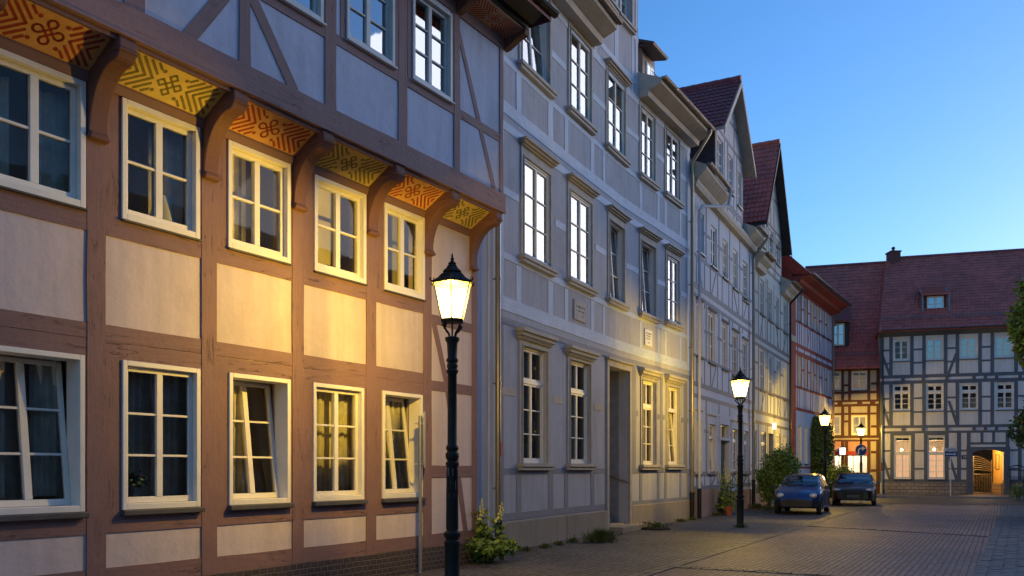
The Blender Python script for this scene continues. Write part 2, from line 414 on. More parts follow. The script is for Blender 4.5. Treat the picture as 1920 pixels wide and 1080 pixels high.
    if hood:
        h,pr,ex,mt,zh=hood; sm=MB()
        fbox(sm,F,u0-ex,u1+ex,-.02,pr,zh-h*.35,zh,i); fbox(sm,F,u0-ex*.85,u1+ex*.85,-.02,pr*.72,zh-h*.7,zh-h*.352,i); fbox(sm,F,u0-ex*.7,u1+ex*.7,-.02,pr*.42,zh-h,zh-h*.702,i)
        if h>.15:
            k=int((u1-u0+ex)/.055)
            for q_ in range(k):
                uu=u0-ex*.5+(u1-u0+ex)*(q_+.3)/k
                fbox(sm,F,uu,uu+.028,pr*.4,pr*.58,zh-h*.88,zh-h*.705,i)
        sm.build('hood',M[mt],w,bevel=.006 if detail else 0)
    if curtain:
        cm=MB(); og=-r-.16; kind,zc0,zc1=curtain
        za=zb+(zt-zb)*zc0; ze=zb+(zt-zb)*zc1
        spans={'full':[(u0+.03,u1-.03)],'sides':[(u0+.03,u0+(u1-u0)*.36),(u1-(u1-u0)*.36,u1-.03)],'left':[(u0+.03,u0+(u1-u0)*.5)],'right':[(u0+(u1-u0)*.5,u1-.03)]}[kind]
        for a_,b_ in spans:
            n=max(6,int((b_-a_)/.025)); ph=JR.uniform(0,6)
            pr_=None
            for k in range(n+1):
                uu=a_+(b_-a_)*k/n; oo=og+.03*math.sin(ph+uu*42)+.012*math.sin(uu*97+ph)-.04
                cur=(F.p(uu,oo,za,i),F.p(uu,oo,ze,i))
                if pr_: cm.quad(pr_[0],cur[0],cur[1],pr_[1])
                pr_=cur
        cm.build('curtain',M[curt_mat],w,smooth=True)
    return (u0,u1,zb,zt)
def tiles(mb,p0,p1,q0,q1,tw=.2,th=.33,amp=.03,seg=4,step=.03):
    """pantile sheet: p0-p1 eave line, q0-q1 ridge line"""
    p0,p1,q0,q1=map(Vector,(p0,p1,q0,q1))
    W=(p1-p0).length; H=((q0-p0).length+(q1-p1).length)/2
    nrm=(p1-p0).cross(q0-p0).normalized()
    if nrm.z<0: nrm=-nrm
    nc=max(1,round(W/tw))*seg; nr=max(1,round(H/th))
    for r in range(nr):
        t0,t1=r/nr,(r+1)/nr
        a=len(mb.v)
        for c in range(nc+1):
            s=c/nc; ph=2*math.pi*c/seg
            w=amp*(.5+.5*math.sin(ph)); j=JR.uniform(-.004,.004)
            lo=p0.lerp(p1,s).lerp(q0.lerp(q1,s),t0); hi=p0.lerp(p1,s).lerp(q0.lerp(q1,s),min(1,t1+.02/nr))
            mb.v.append(tuple(lo+nrm*(w+step+j))); mb.v.append(tuple(hi+nrm*w)); mb.v.append(tuple(lo+nrm*(w+j-.012)))
        for c in range(nc):
            k=a+c*3; mb.f.append((k,k+3,k+4,k+1)); mb.m.append(mb.mi); mb.f.append((k+2,k+5,k+3,k)); mb.m.append(mb.mi)
def pipe(F,x,zt,zb,parent,mat='brass',off=.12,r=.05,gutter=None,foot=.9,footmat='black'):
    i=F.seg(x); u=F.u(x); mb=MB()
    pts=[F.p(u,off,zb+foot,i),F.p(u,off,zt,i)]
    if gutter:  # (du,off,z)
        pts=[F.p(u,off,zb+foot,i),F.p(u,off,zt,i),F.p(u+gutter[0]*.25,off+.04,zt+.1,i),F.p(u+gutter[0],gutter[1],gutter[2]-.12,i),F.p(u+gutter[0],gutter[1],gutter[2],i)]
    mb.tube(pts,r,12)
    z=zb+foot+.6
    while z<zt-.3:
        mb.tube([F.p(u,off,z,i),F.p(u,off,z+.04,i)],r*1.22,12); fbox(mb,F,u-.012,u+.012,0,off,z+.01,z+.03,i); z+=2.0
    o=mb.build('downpipe',M[mat],parent,smooth=True)
    if foot>0:
        m2=MB(); m2.tube([F.p(u,off,zb,i),F.p(u,off,zb+foot,i)],r*1.25,12); m2.tube([F.p(u,off,zb+foot-.06,i),F.p(u,off,zb+foot+.02,i)],r*1.5,12)
        m2.build('pipe_foot',M[footmat],o,smooth=True)
    return o
def gutter(F,u0,u1,o,z,parent,r=.075,mat='zinc'):
    mb=MB()
    for a,b,i in F.pieces(u0,u1):
        n=8; A=[];B=[]
        for k in range(n+1):
            t=math.pi*k/n; A.append(F.p(a,o+r*math.cos(t),z-r*math.sin(t),i)); B.append(F.p(b,o+r*math.cos(t),z-r*math.sin(t),i))
        for k in range(n): mb.quad(A[k],B[k],B[k+1],A[k+1])
        for k in range(n): mb.quad(*[p+Vector((0,0,.0)) for p in (A[k+1],B[k+1],B[k],A[k])])
        mb.tube([A[0],B[0]],.012,6)
    for e in (u0,u1):
        i=F.useg(min(max(e,0),F.len)); mb.prism([F.p(e-.004,o+r*math.cos(math.pi*k/8),z-r*math.sin(math.pi*k/8),i) for k in range(9)],[F.p(e+.004,o+r*math.cos(math.pi*k/8),z-r*math.sin(math.pi*k/8),i) for k in range(9)])
    u=u0+.9
    while u<u1-.2:
        i=F.useg(u); fbox(mb,F,u,u+.02,o-r-.02,o+r+.006,z-.004,z+.006,i)
        mb.tube([F.p(u+.01,o+r+.004,z,i),F.p(u+.01,o+.6*r,z-r*.85,i),F.p(u+.01,o,z-r-.006,i)],.008,5); u+=1.1
    return mb.build('gutter',M[mat],parent,smooth=True)
def cornice(F,u0,u1,prof,parent,mat='cornice',name='eave_board'):
    mb=MB()
    for a,b,i in F.pieces(u0,u1):
        mb.prism([F.p(a,o,z,i) for o,z in prof],[F.p(b,o,z,i) for o,z in prof])
    return mb.build(name,M[mat],parent)
def house_root(F,name,label,group=None,x=None):
    u=F.len/2 if x is None else F.u(x)
    q=F.p(u,0,0); return empty(name,(q.x,q.y,0),label,'house',group)
def body(F,parent,ztop,depth,wallmat,inner=None,u0=0,u1=None,off=0,z0=0):
    """side, rear and inner walls behind a facade"""
    u1=F.len if u1 is None else u1; i0,i1=F.useg(u0+.01),F.useg(u1-.01)
    mb=MB()
    d0,n0=F.dn(i0); 
    A=F.p(u0,off,0,i0); B=F.p(u1,off,0,i1)
    dd=(B-A).normalized(); nn=Vector((dd.y,-dd.x,0))
    A2=A-nn*depth; B2=B-nn*depth
    up=Vector((0,0,ztop))
    zz_=Vector((0,0,z0)); mb.quad(A2+zz_,A+zz_,A+up,A2+up); mb.quad(B+zz_,B2+zz_,B2+up,B+up); mb.quad(B2+zz_,A2+zz_,A2+up,B2+up)
    mb.build('side_wall',wallmat,parent)
    if inner:
        m2=MB(); A3=A-nn*inner+dd*.05; B3=B-nn*inner-dd*.05
        m2.quad(A3+Vector((0,0,.05)),B3+Vector((0,0,.05)),B3+up*.99,A3+up*.99)
        m2.build('inner_wall',M['room'],parent)
    return A,B,A2,B2,dd,nn
def mainroof(F,parent,u0,u1,zeave,oeave,depth,pitch,mat,name='roof',tile=False,ends=.0,verge=None,rs=0):
    i0,i1=F.useg(u0+.01),F.useg(u1-.01)
    A=F.p(u0-ends,0,0,i0); B=F.p(u1+ends,0,0,i1); dd=(B-A).normalized(); nn=Vector((dd.y,-dd.x,0))
    run=oeave+depth/2; zr=zeave+run*math.tan(R(pitch))
    a=A+nn*oeave; b=B+nn*oeave; a.z=b.z=zeave
    c=A-nn*depth/2; d=B-nn*depth/2; c.z=d.z=zr
    c=c+dd*rs; d=d+dd*rs
    e=A-nn*(depth+.3); f=B-nn*(depth+.3); e.z=f.z=zeave
    mb=MB()
    if tile: tiles(mb,a,b,c,d)
    k=Vector((0,0,-.12))
    mb.prism([a+k,c+k,c-Vector((0,0,.01)),a-Vector((0,0,.01))],[b+k,d+k,d-Vector((0,0,.01)),b-Vector((0,0,.01))])
    mb.prism([c+k,e+k,e,c],[d+k,f+k,f,d])
    # gable triangles
    mb.tri(a+k,c+k,e+k); mb.tri(b+k,f+k,d+k)
    o=mb.build(name,mat,parent)
    return o,a,b,c,d
# ================================================================== HOUSE 1: brown timbered house, near left
F1=Fac(835,14.0,[(1972,892)]); # plan line anchored at its corner, extended to the left
_z=lambda x:14.0*1137/(1972-x)
F1=Fac(-150,_z(-150),[(1972,892)])
H1=house_root(F1,'half_timbered_house','brown half-timbered house with painted jetty soffits and curved brackets, nearest on the left',x=600)
# --- windows
holes=[]
up=[(-31,158),(226,372),(425,542),(587,684),(719,794)]
for k,(a,b) in enumerate(up):
    cur=[('sides',.0,.9),('right',.1,1),('left',.0,1),None,None][k]
    holes.append(window(F1,H1,a,b,0,0,rows=(1,1),zt=5.575,zb=4.275,r=.05,proud=.035,cw=.06,sw=.05,mull=.085,mun=.028,sill=(.025,.06,.01,'lead'),curtain=cur,glass='glass_clear'))
lo=[(-31,156),(227,373),(427,542),(585,680),(715,790)]
for k,(a,b) in enumerate(lo):
    cur=[('sides',.1,1),('full',0,1),('left',0,1),('full',0,.98),('full',0,.98)][k]
    t=[7,0,7,0,7][k]
    holes.append(window(F1,H1,a,b,0,0,rows=(1,1,1),zt=2.77,zb=1.165,r=.05 if not t else .13,proud=.035,cw=.055,sw=.05,mull=.075,mun=.026,tilt=t,sill=(.06,.09,.02,'lead'),curtain=cur,rev=.3))
U=F1.u
uL,uR=0.0,F1.len
mb=MB(); fwall(mb,F1,uL,uR,.36,5.85,[(h[0]+.004,h[1]-.004,h[2]+.004,h[3]-.004) for h in holes],0,.3); mb.build('wall',M['h1_plaster'],H1)
# --- timbers of the ground storey
T=MB()
posts=[(U(-66),.22),(U(179),.205),(U(391),.215),(U(557.5),.20),(U(695),.21),(U(800.5),.205),(U(889),.15)]
rails=[(3.12,2.955),(2.95,2.775),(1.157,.93),(.56,.36)]
rails2=[(4.267,4.062)]
for u,w in posts: beam(T,F1,(u,.36),(u,5.86),w,-.02,.018,.004)
pu=[p[0] for p in posts]; pw=[p[1] for p in posts]
for k in range(len(posts)-2):
    a=pu[k]+pw[k]/2-.004; b=pu[k+1]-pw[k+1]/2+.004
    for zt,zb in rails+rails2+[(5.80,5.585)]: beam(T,F1,(a,(zt+zb)/2),(b,(zt+zb)/2),zt-zb,-.02,.013,.004)
    for (h0,h1,z0,z1) in holes:
        if a<(h0+h1)/2<b:
            if h0-a>.02: beam(T,F1,((a+h0)/2,z0-.1),((a+h0)/2,z1+.02),h0-a,-.02,.0095,.002)
            if b-h1>.02: beam(T,F1,((b+h1)/2,z0-.1),((b+h1)/2,z1+.02),b-h1,-.02,.0095,.002)
            beam(T,F1,(h0,z0-.03 if z0<2 else z0-.005),(h1,z0-.03 if z0<2 else z0-.005),.04 if z0<2 else .02,-.02,.009,.002)
# right-hand bay: rails and the long brace
a=pu[5]+.1; b=pu[6]-.07
for zt,zb in [(4.09,3.94),(3.03,2.87),(1.66,1.47),(.56,.36),(5.86,5.78)]: beam(T,F1,(a,(zt+zb)/2),(b,(zt+zb)/2),zt-zb,-.02,.013,.005)
beam(T,F1,(U(813),3.95),(U(840),2.9),.115,-.02,.0105,.006); beam(T,F1,(U(838),2.95),(U(873),.50),.115,-.02,.0107,.006)
T.build('timber_frame',M['h1_wood'],H1)
# --- brick plinth
mb=MB(); fbox(mb,F1,uL,uR+.02,-.2,.035,-.05,.357); mb.build('plinth',M['brickdark'],H1)
# --- jetty: brackets, soffit boards, ornament
JO=.55
bk=[U(-66),U(179),U(391),U(557.5),U(695),U(800.5),U(884)]
def bracket(u,w):
    prof=[(0.015,5.0),(.06,5.0),(.085,5.03),(.085,5.07),(.055,5.09)]
    for k in range(11):
        t=k/10; ang=R(-78+t*92)
        prof.append((.055+.44*(1-math.cos(t*math.pi/2)),5.09+.62*math.sin(t*math.pi/2)))
    prof+=[(.53,5.73),(.56,5.77),(.575,5.83),(.57,5.90),(.545,5.955),(.015,5.955)]
    mb=MB(); i=0
    mb.prism([F1.p(u-w/2,o,z) for o,z in prof],[F1.p(u+w/2,o,z) for o,z in prof])
    mb.prism([F1.p(u-w/2-.012,o,z) for o,z in ((.02,5.005),(.095,5.012),(.1,5.05),(.02,5.052))],[F1.p(u+w/2+.012,o,z) for o,z in ((.02,5.005),(.095,5.012),(.1,5.05),(.02,5.052))])
    mb.prism([F1.p(u-w/2-.01,o,z) for o,z in ((.05,5.765),(.585,5.785),(.59,5.81),(.05,5.80))],[F1.p(u+w/2+.01,o,z) for o,z in ((.05,5.765),(.585,5.785),(.59,5.81),(.05,5.80))])
    mb.build('bracket',M['h1_wood_dark'],H1,bevel=.012)
for u in bk: bracket(u,.20 if u<uR-.2 else .17)
def soffit(u0,u1,kind,F,oa,za,ob,zb,parent,base,pat,scale=1):
    """painted board between two brackets, from the wall (oa,za) out to the sill beam (ob,zb)"""
    W=u1-u0; D=math.hypot(ob-oa,zb-za)
    mb=MB(); mb.prism([F.p(u0,oa,za),F.p(u0,ob,zb),F.p(u0,ob,zb+.02),F.p(u0,oa,za+.02)],[F.p(u1,oa,za),F.p(u1,ob,zb),F.p(u1,ob,zb+.02),F.p(u1,oa,za+.02)])
    mb.mi=1
    def q(a,b,e=.003):  # a along (-W/2..W/2), b across (-D/2..D/2)
        t=.5+b/D; return F.p((u0+u1)/2+a,oa+(ob-oa)*t,za+(zb-za)*t-e)
    def strip(p,w):
        for (a0,b0),(a1,b1) in zip(p,p[1:]):
            L=math.hypot(a1-a0,b1-b0)
            if L<1e-6: continue
            na,nb=-(b1-b0)/L*w/2,(a1-a0)/L*w/2; ea,eb=(a1-a0)/L*w*.25,(b1-b0)/L*w*.25
            mb.quad(q(a0-na-ea,b0-nb-eb),q(a1-na+ea,b1-nb+eb),q(a1+na+ea,b1+nb+eb),q(a0+na-ea,b0+nb-eb))
    hb=D/2*.86; sw=.030*scale; rr=D*.345
    # chevrons opening to both ends
    for sgn in (1,-1):
        for k in range(12):
            a0=(.035+k*.088)*scale
            for t in (1,-1):
                pts=[]
                # arm from apex (a0,0) going out at 45 degrees, clipped by knot circle and by borders
                s0,s1=0,hb
                n=40; on=None
                for j in range(n+1):
                    s=hb*j/n; a_=a0+s*1.0; ok=(a_<W/2-.05) and (math.hypot(a_,s)>rr*1.22)
                    if ok and on is None: on=s
                    if ok: last=s
                if on is not None and last-on>.03:
                    # keep clear of the diagonal dots
                    st=on; 
                    if k==0 and st<D*.30: st=D*.30
                    if last-st>.025: strip([(sgn*(a0+st),t*st),(sgn*(a0+last),t*last)],sw)
    if kind=='loop':
        h_=rr*.17; q_=rr*.27; pts=[]
        for c4 in range(4):
            sx,sy=((1,1),(-1,1),(-1,-1),(1,-1))[c4]
            for j in range(17):
                t=math.radians(-90+270*j/16)
                a_,b_=h_+q_+q_*math.cos(t),h_+q_+q_*math.sin(t)
                if c4%2: a_,b_=b_,a_
                P_=(a_*sx,b_*sy)
                pts.append(P_) if c4%2==0 else pts.append(P_)
            if c4%2: pts[-17:]=pts[-17:][::1]
        loops=[pts[i*17:(i+1)*17] for i in range(4)]
        r45=lambda P:[((a-b)*.7071,(a+b)*.7071) for a,b in P]
        for lp_ in loops: strip(r45(lp_),sw*.8)
        for s_ in (1,-1):
            strip(r45([(-h_-q_,s_*h_),(h_+q_,s_*h_)]),sw*.8); strip(r45([(s_*h_,-h_-q_),(s_*h_,h_+q_)]),sw*.8)
    else:
        c=rr*.30
        for dx,dy in ((0,0),(2*c,0),(-2*c,0),(0,2*c),(0,-2*c)):
            h=c*.98; strip([(dx-h,dy),(dx,dy+h),(dx+h,dy),(dx,dy-h),(dx-h,dy)],sw*.85)
    for sx in (1,-1):
        for sy in (1,-1):
            cx,cy=sx*rr*.84,sy*rr*.84; m=[q(cx+.024*scale*math.cos(j*math.pi/5),cy+.024*scale*math.sin(j*math.pi/5)) for j in range(10)]
            n=len(mb.v); mb.v+=[tuple(p) for p in m]; mb.f.append(tuple(range(n,n+10))); mb.m.append(1)
    return mb.build('painted_soffit',[M[base],M[pat]],parent)
for k in range(6):
    a=bk[k]+.10+.004; b=bk[k+1]-(.10 if k<5 else .085)-.004
    soffit(a,b,'loop' if k%2==0 else 'square',F1,.045,5.685,JO-.10,5.925,H1,'ochre' if k%2==0 else 'ochre_green','pat_red' if k%2==0 else 'pat_green')
    # frame strips along the wall and behind the sill beam
    mb=MB(); mb.prism([F1.p(a,o,z) for o,z in ((.0,5.58),(.035,5.58),(.06,5.66),(.05,5.70),(.0,5.70))],[F1.p(b,o,z) for o,z in ((.0,5.58),(.035,5.58),(.06,5.66),(.05,5.70),(.0,5.70))])
    mb.prism([F1.p(a,o,z) for o,z in ((JO-.10,5.91),(JO-.02,5.89),(JO-.02,5.975),(JO-.10,5.975))],[F1.p(b,o,z) for o,z in ((JO-.10,5.91),(JO-.02,5.89),(JO-.02,5.975),(JO-.10,5.975))])
    mb.build('soffit_moulding',M['h1_wood'],H1)
# --- upper storey on its own plane
zu=lambda x:14.46*1032/(1972-x)
G1=Fac(-150,zu(-150),[(1972,941)])
V=G1.u; gL,gR=0,G1.len
uh=[]
UZ=8.66
for k,(a,b) in enumerate([(292,392),(493,604),(648,738),(772,846)]):
    uh.append(window(G1,H1,a,b,0,0,rows=(1,1,1),zt=UZ,zb=7.285,r=.05,proud=.03,cw=.055,sw=.045,mull=.08,mun=.026,sill=(.03,.07,.02,'white_blue'),wm='white_blue',glass='glass_hi'))
mb=MB(); fwall(mb,G1,gL,gR,5.98,9.0,[(h[0]+.004,h[1]-.004,h[2]+.004,h[3]-.004) for h in uh],0,.3); mb.build('upper_wall',M['h1_plaster_up'],H1)
T=MB()
beam(T,G1,(gL,6.105),(gR+.04,6.105),.31,-.12,.05,.008); beam(T,G1,(gL,5.955),(gR+.04,5.955),.03,-.09,.065,.003)
beam(T,G1,(gL,8.83),(gR+.03,8.83),.22,-.05,.03,.006)
pl=[(V(251),.23),(V(458),.16),(V(618.5),.205),(V(754),.19),(V(855.5),.15),(V(939),.10)]
for u,w in pl: beam(T,G1,(u,6.25),(u,8.75),w,-.02,.018,.008)
# studs beside windows
for h in uh:
    for e,s in ((h[0]-.05,.1),(h[1]+.05,.1)): beam(T,G1,(e,7.2),(e,8.75),s,-.02,.012,.003)
ps=[p[0] for p in pl]; pww=[p[1] for p in pl]
for k in range(2,5):
    beam(T,G1,(ps[k]+pww[k]/2-.004,7.20),(ps[k+1]-pww[k+1]/2+.004,7.20),.14,-.02,.014,.007)
beam(T,G1,(ps[1]+.08,7.20),(ps[2]-.1,7.20),.14,-.02,.0135,.007)
def px1(x,y): return (V(x),HC+(HY-y)*G1.Z(x)/FPX)
beam(T,G1,px1(347,78),px1(450,-46),.16,-.02,.0105,.008)
beam(T,G1,px1(456,-40),px1(551,172),.15,-.02,.0108,.008)
beam(T,G1,px1(856,45),px1(926,356),.10,-.02,.0112,.008)
beam(T,G1,(0,7.20),(ps[1]-.07,7.20),.14,-.02,.0133,.007)
T.build('upper_timber_frame',M['h1_wood_up'],H1)
# upper soffit below the eaves with its own painted board
for k,(a,b) in enumerate(((V(700),V(850)),(V(864),V(943)))):
    soffit(a,b,'loop',G1,.03,8.90,.42,8.96,H1,'pat_beige','pat_red',.8)
mb=MB()
for u in (V(857),V(946)):
    mb=MB(); prof=[(0,8.72),(.1,8.74),(.3,8.85),(.44,8.88),(.46,8.95),(.44,9.0),(0,9.0)]
    mb.prism([G1.p(u-.07,o,z) for o,z in prof],[G1.p(u+.07,o,z) for o,z in prof])
    mb.build('eave_bracket',M['h1_wood_dark'],H1,bevel=.01); mb=MB()
cornice(G1,gL,gR+.12,[(.30,8.985),(.46,8.985),(.46,9.13),(.30,9.13)],H1,'black','eave_beam')
cornice(G1,gL,gR+.25,[(.46,9.10),(.80,9.17),(.80,9.21),(.46,9.15)],H1,'darkboard','eave_soffit')
gutter(G1,gL,gR+.32,.86,9.22,H1,.07,'black')
r1=mainroof(G1,H1,gL,gR,9.2,.82,8.5,50,M['tile_dark'],ends=.25)
body(G1,H1,9.2,8.5,M['h1_plaster'],None,z0=5.965)
body(F1,H1,5.9,8,M['h1_plaster'],.8)
mb=MB(); A=F1.p(0,0,5.95); B=F1.p(uR,0,5.95); n_=(G1.p(0,0,5.95)-A)
mb.quad(A-n_.normalized()*1.3,B-n_.normalized()*1.3,G1.p(gR,0,5.962),G1.p(0,0,5.962)); mb.build('floor_slab',M['room'],H1)
# ground floor / attic ceilings so that rooms are closed
# things standing inside the windows
def inside(name,x,z,o,label,cat):
    p=F1.p(F1.u(x),o,z); return empty(name,tuple(p),label,cat),p
tl,p=inside('table_lamp',333,4.33,-.30,'pale fabric table lamp standing behind the second upper window of the brown house','table lamp')
mb=MB(); mb.lathe([(.12,p.z+.12),(.15,p.z+.125),(.085,p.z+.42),(.08,p.z+.42)],20,p.x,p.y); mb.build('lamp_shade',plain('lamp_shade_cloth',(.55,.55,.55),.9),tl,smooth=True)
mb=MB(); mb.lathe([(.06,p.z),(.06,p.z+.02),(.015,p.z+.04),(.015,p.z+.14)],12,p.x,p.y); mb.build('lamp_foot',M['brass'],tl,smooth=True)
for x,w,h,lab in ((604,.13,.26,'larger orange card box leaning behind the fourth upper window'),(642,.08,.15,'smaller orange card box at the right of the fourth upper window')):
    bx_,p=inside('card_box',x,4.33,-.22,lab,'box'); u=F1.u(x); mb=MB(); fbox(mb,F1,u-w,u+w,-.32,-.20,4.33,4.33+h); mb.build('carton',plain('orange_card',(.55,.22,.07),.8),bx_)
    mb=MB(); fbox(mb,F1,u-w*.6,u+w*.6,-.199,-.197,4.33+h*.4,4.33+h*.6); mb.build('paper_slip',M['white'],bx_)
bk_,p=inside('book_stack',733,4.33,-.28,'uneven stack of books and papers behind the fifth upper window','books'); u=F1.u(733); rr=random.Random(2); z=4.33
mb=MB()
while z<5.2: h=rr.uniform(.02,.05); w=rr.uniform(.09,.16); fbox(mb,F1,u-w,u+w,-.36,-.22+rr.uniform(-.02,.02),z,z+h*.9); z+=h
mb.build('book',plain('book_covers',(.30,.17,.10),.8,0,.6,25),bk_)
wp,p=inside('window_plant',266,1.30,-.15,'small potted plant with red blossoms inside the second lower window','potted plant'); mb=MB(); mb.lathe([(.05,1.30),(.07,1.40),(.065,1.40)],12,p.x,p.y); mb.build('pot',plain('pale_pot',(.4,.38,.35),.6),wp)
mb=MB(); rr=random.Random(6)
for k in range(60):
    q=Vector((p.x+rr.gauss(0,.06),p.y+rr.gauss(0,.06),1.42+abs(rr.gauss(0,.06)))); a=Vector((rr.gauss(0,1),rr.gauss(0,1),rr.gauss(.5,1))).normalized()*.05; b=a.orthogonal().normalized()*.018; mb.quad(q,q+a*.5+b,q+a,q+a*.5-b)
mb.build('foliage',plain('window_leaf',(.06,.11,.03),.6),wp)
mb=MB()
for k in range(8): x_,y_,z_=p.x+rr.gauss(0,.05),p.y+rr.gauss(0,.04),1.52+rr.random()*.08; mb.lathe([(.006,z_-.01),(.02,z_),(.005,z_+.012)],6,x_,y_)
mb.build('blossom',plain('red_blossom',(.5,.05,.05),.7),wp)
# ================================================================== HOUSE 2: grey rendered timber house
F2=Fac(895,16.84*825/880,[(1775,1060),(1800,1165),(1920,1293.5)])
H2=house_root(F2,'townhouse','tall grey townhouse with stone window surrounds and a deep doorway, second from the left')
U=F2.u; Z=F2.z
holes=[]
T2=4
def w2(x0,x1,yt,yb,hoodxy,sy,fl,**k):
    u0=F2.u(x0); zt=F2.z(x0,yt); 
    zh=F2.z(*hoodxy) if hoodxy else None
    a=dict(r=.02 if fl else .09,cw=.04,sw=.04,mull=.065,mun=.026,rev=.24,rows=(1,1,1))
    a.update(k)
    ztop=(zh-.0 if zh else zt+.16)
    h=window(F2,H2,x0,x1,yt,yb,hood=(.22 if fl==0 else .13,.19,.26 if fl==0 else .2,'h2_trim',zh) if zh else None,sur=(.13,.032,'h2_trim',ztop-(.22 if fl==0 else .13) if zh else zt+.13),
        sill=(.08,.14,.2,'h2_trim',1),**a)
    holes.append(h)
# ground floor
w2(978,1024,647.5,868,(966,612.8),0,0,trans=.71,curtain=('full',0,1),curt_mat='net')
w2(1067.5,1105,674,869,(1055,645.5),0,0,trans=.71,curtain=('full',0,1),curt_mat='net')
w2(1203.5,1228,712,871,(1191,687.8),0,0,trans=.70,curtain=('full',0,1),curt_mat='net')
w2(1251,1272.5,724,871,(1244.4,702.2),0,0,trans=.70,tilt=5,curtain=('full',0,1),curt_mat='net')
# first floor
w2(980.5,1029.5,294,480,(970.6,255.8),0,1,wm='white_blue',glass='glass_hi')
w2(1067.5,1107.5,356,523,(1058.8,323.6),0,1,wm='white_blue',glass='glass_mid')
w2(1142,1169,412,559,(1132.5,381),0,1,wm='white_blue',glass='glass_mid',tilt=4,r=.07)
w2(1201.5,1227.5,451,586,(1194.6,424.5),0,1,wm='white_blue',glass='glass_mid',tilt=4,r=.07)
w2(1250,1271.5,478,602,(1243.7,455.8),0,1,wm='white_blue',glass='glass_mid')
# second floor
w2(977,1028,-74,120,None,0,2,wm='white_blue',glass='glass_mid',tilt=4,r=.07)
w2(1068.5,1106,52,204,None,0,2,wm='white_blue',glass='glass_hi')
w2(1138.5,1170.5,129,272,(1130.7,106.5),0,2,wm='white_blue',glass='glass_hi')
w2(1201,1226,200,327,None,0,2,wm='white_blue',glass='glass_hi')
w2(1248,1272.5,242,362,None,0,2,wm='white_blue',glass='glass_hi')
# door opening
du0,du1=U(1139.6),U(1178.5); dzt=Z(1139.6,686)
door_h=(du0,du1,0.0,dzt)
EV=11.9
mb=MB(); fwall(mb,F2,0,F2.len,0,EV,holes+[(du0,du1,-.1,dzt)],0,.24); mb.build('wall',M['h2_plaster'],H2)
# plinth in two runs
mb=MB(); fbox(mb,F2,U(936),du0-.12,-.1,.05,-.1,.56); fbox(mb,F2,du1+.12,F2.len,-.1,.05,-.1,.62); mb.build('plinth',M['h2_plinth'],H2,bevel=.02)
# doorway: surround, deep reveal, steps, door leaf, handrail
mb=MB()
fbox(mb,F2,du0-.14,du0-.002,-.05,.05,0,dzt); fbox(mb,F2,du1+.002,du1+.12,-.05,.05,0,dzt); fbox(mb,F2,du0-.14,du1+.12,-.05,.055,dzt+.003,dzt+.16)
fbox(mb,F2,du0-.2,du1+.18,-.02,.12,dzt+.16,dzt+.22)
mb.build('door_surround',M['h2_trim'],H2,bevel=.008)
i_=F2.useg((du0+du1)/2)
mb=MB()
fbox(mb,F2,du0-.02,du0,-1.5,-.24,-.05,dzt,i_); fbox(mb,F2,du1,du1+.02,-1.5,-.24,-.05,dzt,i_); fbox(mb,F2,du0,du1,-1.5,-.24,dzt,dzt+.02,i_)
mb.build('porch_wall',M['h2_trim'],H2)
mb=MB()
for k in range(3): fbox(mb,F2,du0+.003,du1-.003,-1.5,-.05-.32*k,.16*k if k else -.05,.16*(k+1),i_)
fbox(mb,F2,du0-.02,du1+.45,-.05,.42,-.05,.13,i_)
mb.build('step',M['h2_plinth'],H2,bevel=.015)
mb=MB(); fbox(mb,F2,du0+.04,du1-.04,-1.5,-1.45,.49,2.7,i_)
for a,b in ((.55,1.3),(1.4,2.55)):
    for c,d in ((.12,.48),(.52,.9)):
        w_=du1-du0; fbox(mb,F2,du0+w_*c,du0+w_*d,-1.45,-1.43,a,b,i_)
dr=mb.build('door',M['browndoor'],H2)
mb=MB(); fbox(mb,F2,du0+.04,du1-.04,-1.5,-1.46,2.74,dzt-.05,i_); mb.build('fanlight',M['glass'],dr)
mb=MB(); mb.tube([F2.p(du1-.06,.02,1.25,i_),F2.p(du1-.06,-.3,1.35,i_),F2.p(du1-.06,-1.2,1.75,i_)],.022,8)
mb.tube([F2.p(du1-.06,-.1,1.29,i_),F2.p(du1,-.1,1.25,i_)],.012,6); mb.tube([F2.p(du1-.06,-1.0,1.66,i_),F2.p(du1,-1.0,1.62,i_)],.012,6)
mb.build('handrail',M['brass'],H2,smooth=True)
# timbers
uE=F2.len
T=MB(); TL=MB(); TP=MB()
beam(T,F2,(U(918),0),(U(918),EV),.13,-.02,.03,.012)
pxp=[(939,9),(972,9),(1032,9),(1061.5,6),(1110.5,6),(1132,4),(1201,5),(1234,4),(1247.5,4),(1275.5,3.5),(1290.5,4)]
def wpx(x,w): return F2.u(x+w/2)-F2.u(x-w/2)
def spanpost(x,w,z0,z1,mb):
    beam(mb,F2,(U(x),z0),(U(x),z1),wpx(x,w),-.02,.010,.007)
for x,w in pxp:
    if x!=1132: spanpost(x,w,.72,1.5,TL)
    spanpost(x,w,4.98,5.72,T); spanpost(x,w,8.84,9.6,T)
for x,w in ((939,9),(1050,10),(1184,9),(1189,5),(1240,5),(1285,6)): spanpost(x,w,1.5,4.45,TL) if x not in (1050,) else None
for x,w in ((939,9),(1290,4)): spanpost(x,w,5.7,8.3,T); spanpost(x,w,9.6,EV,T)
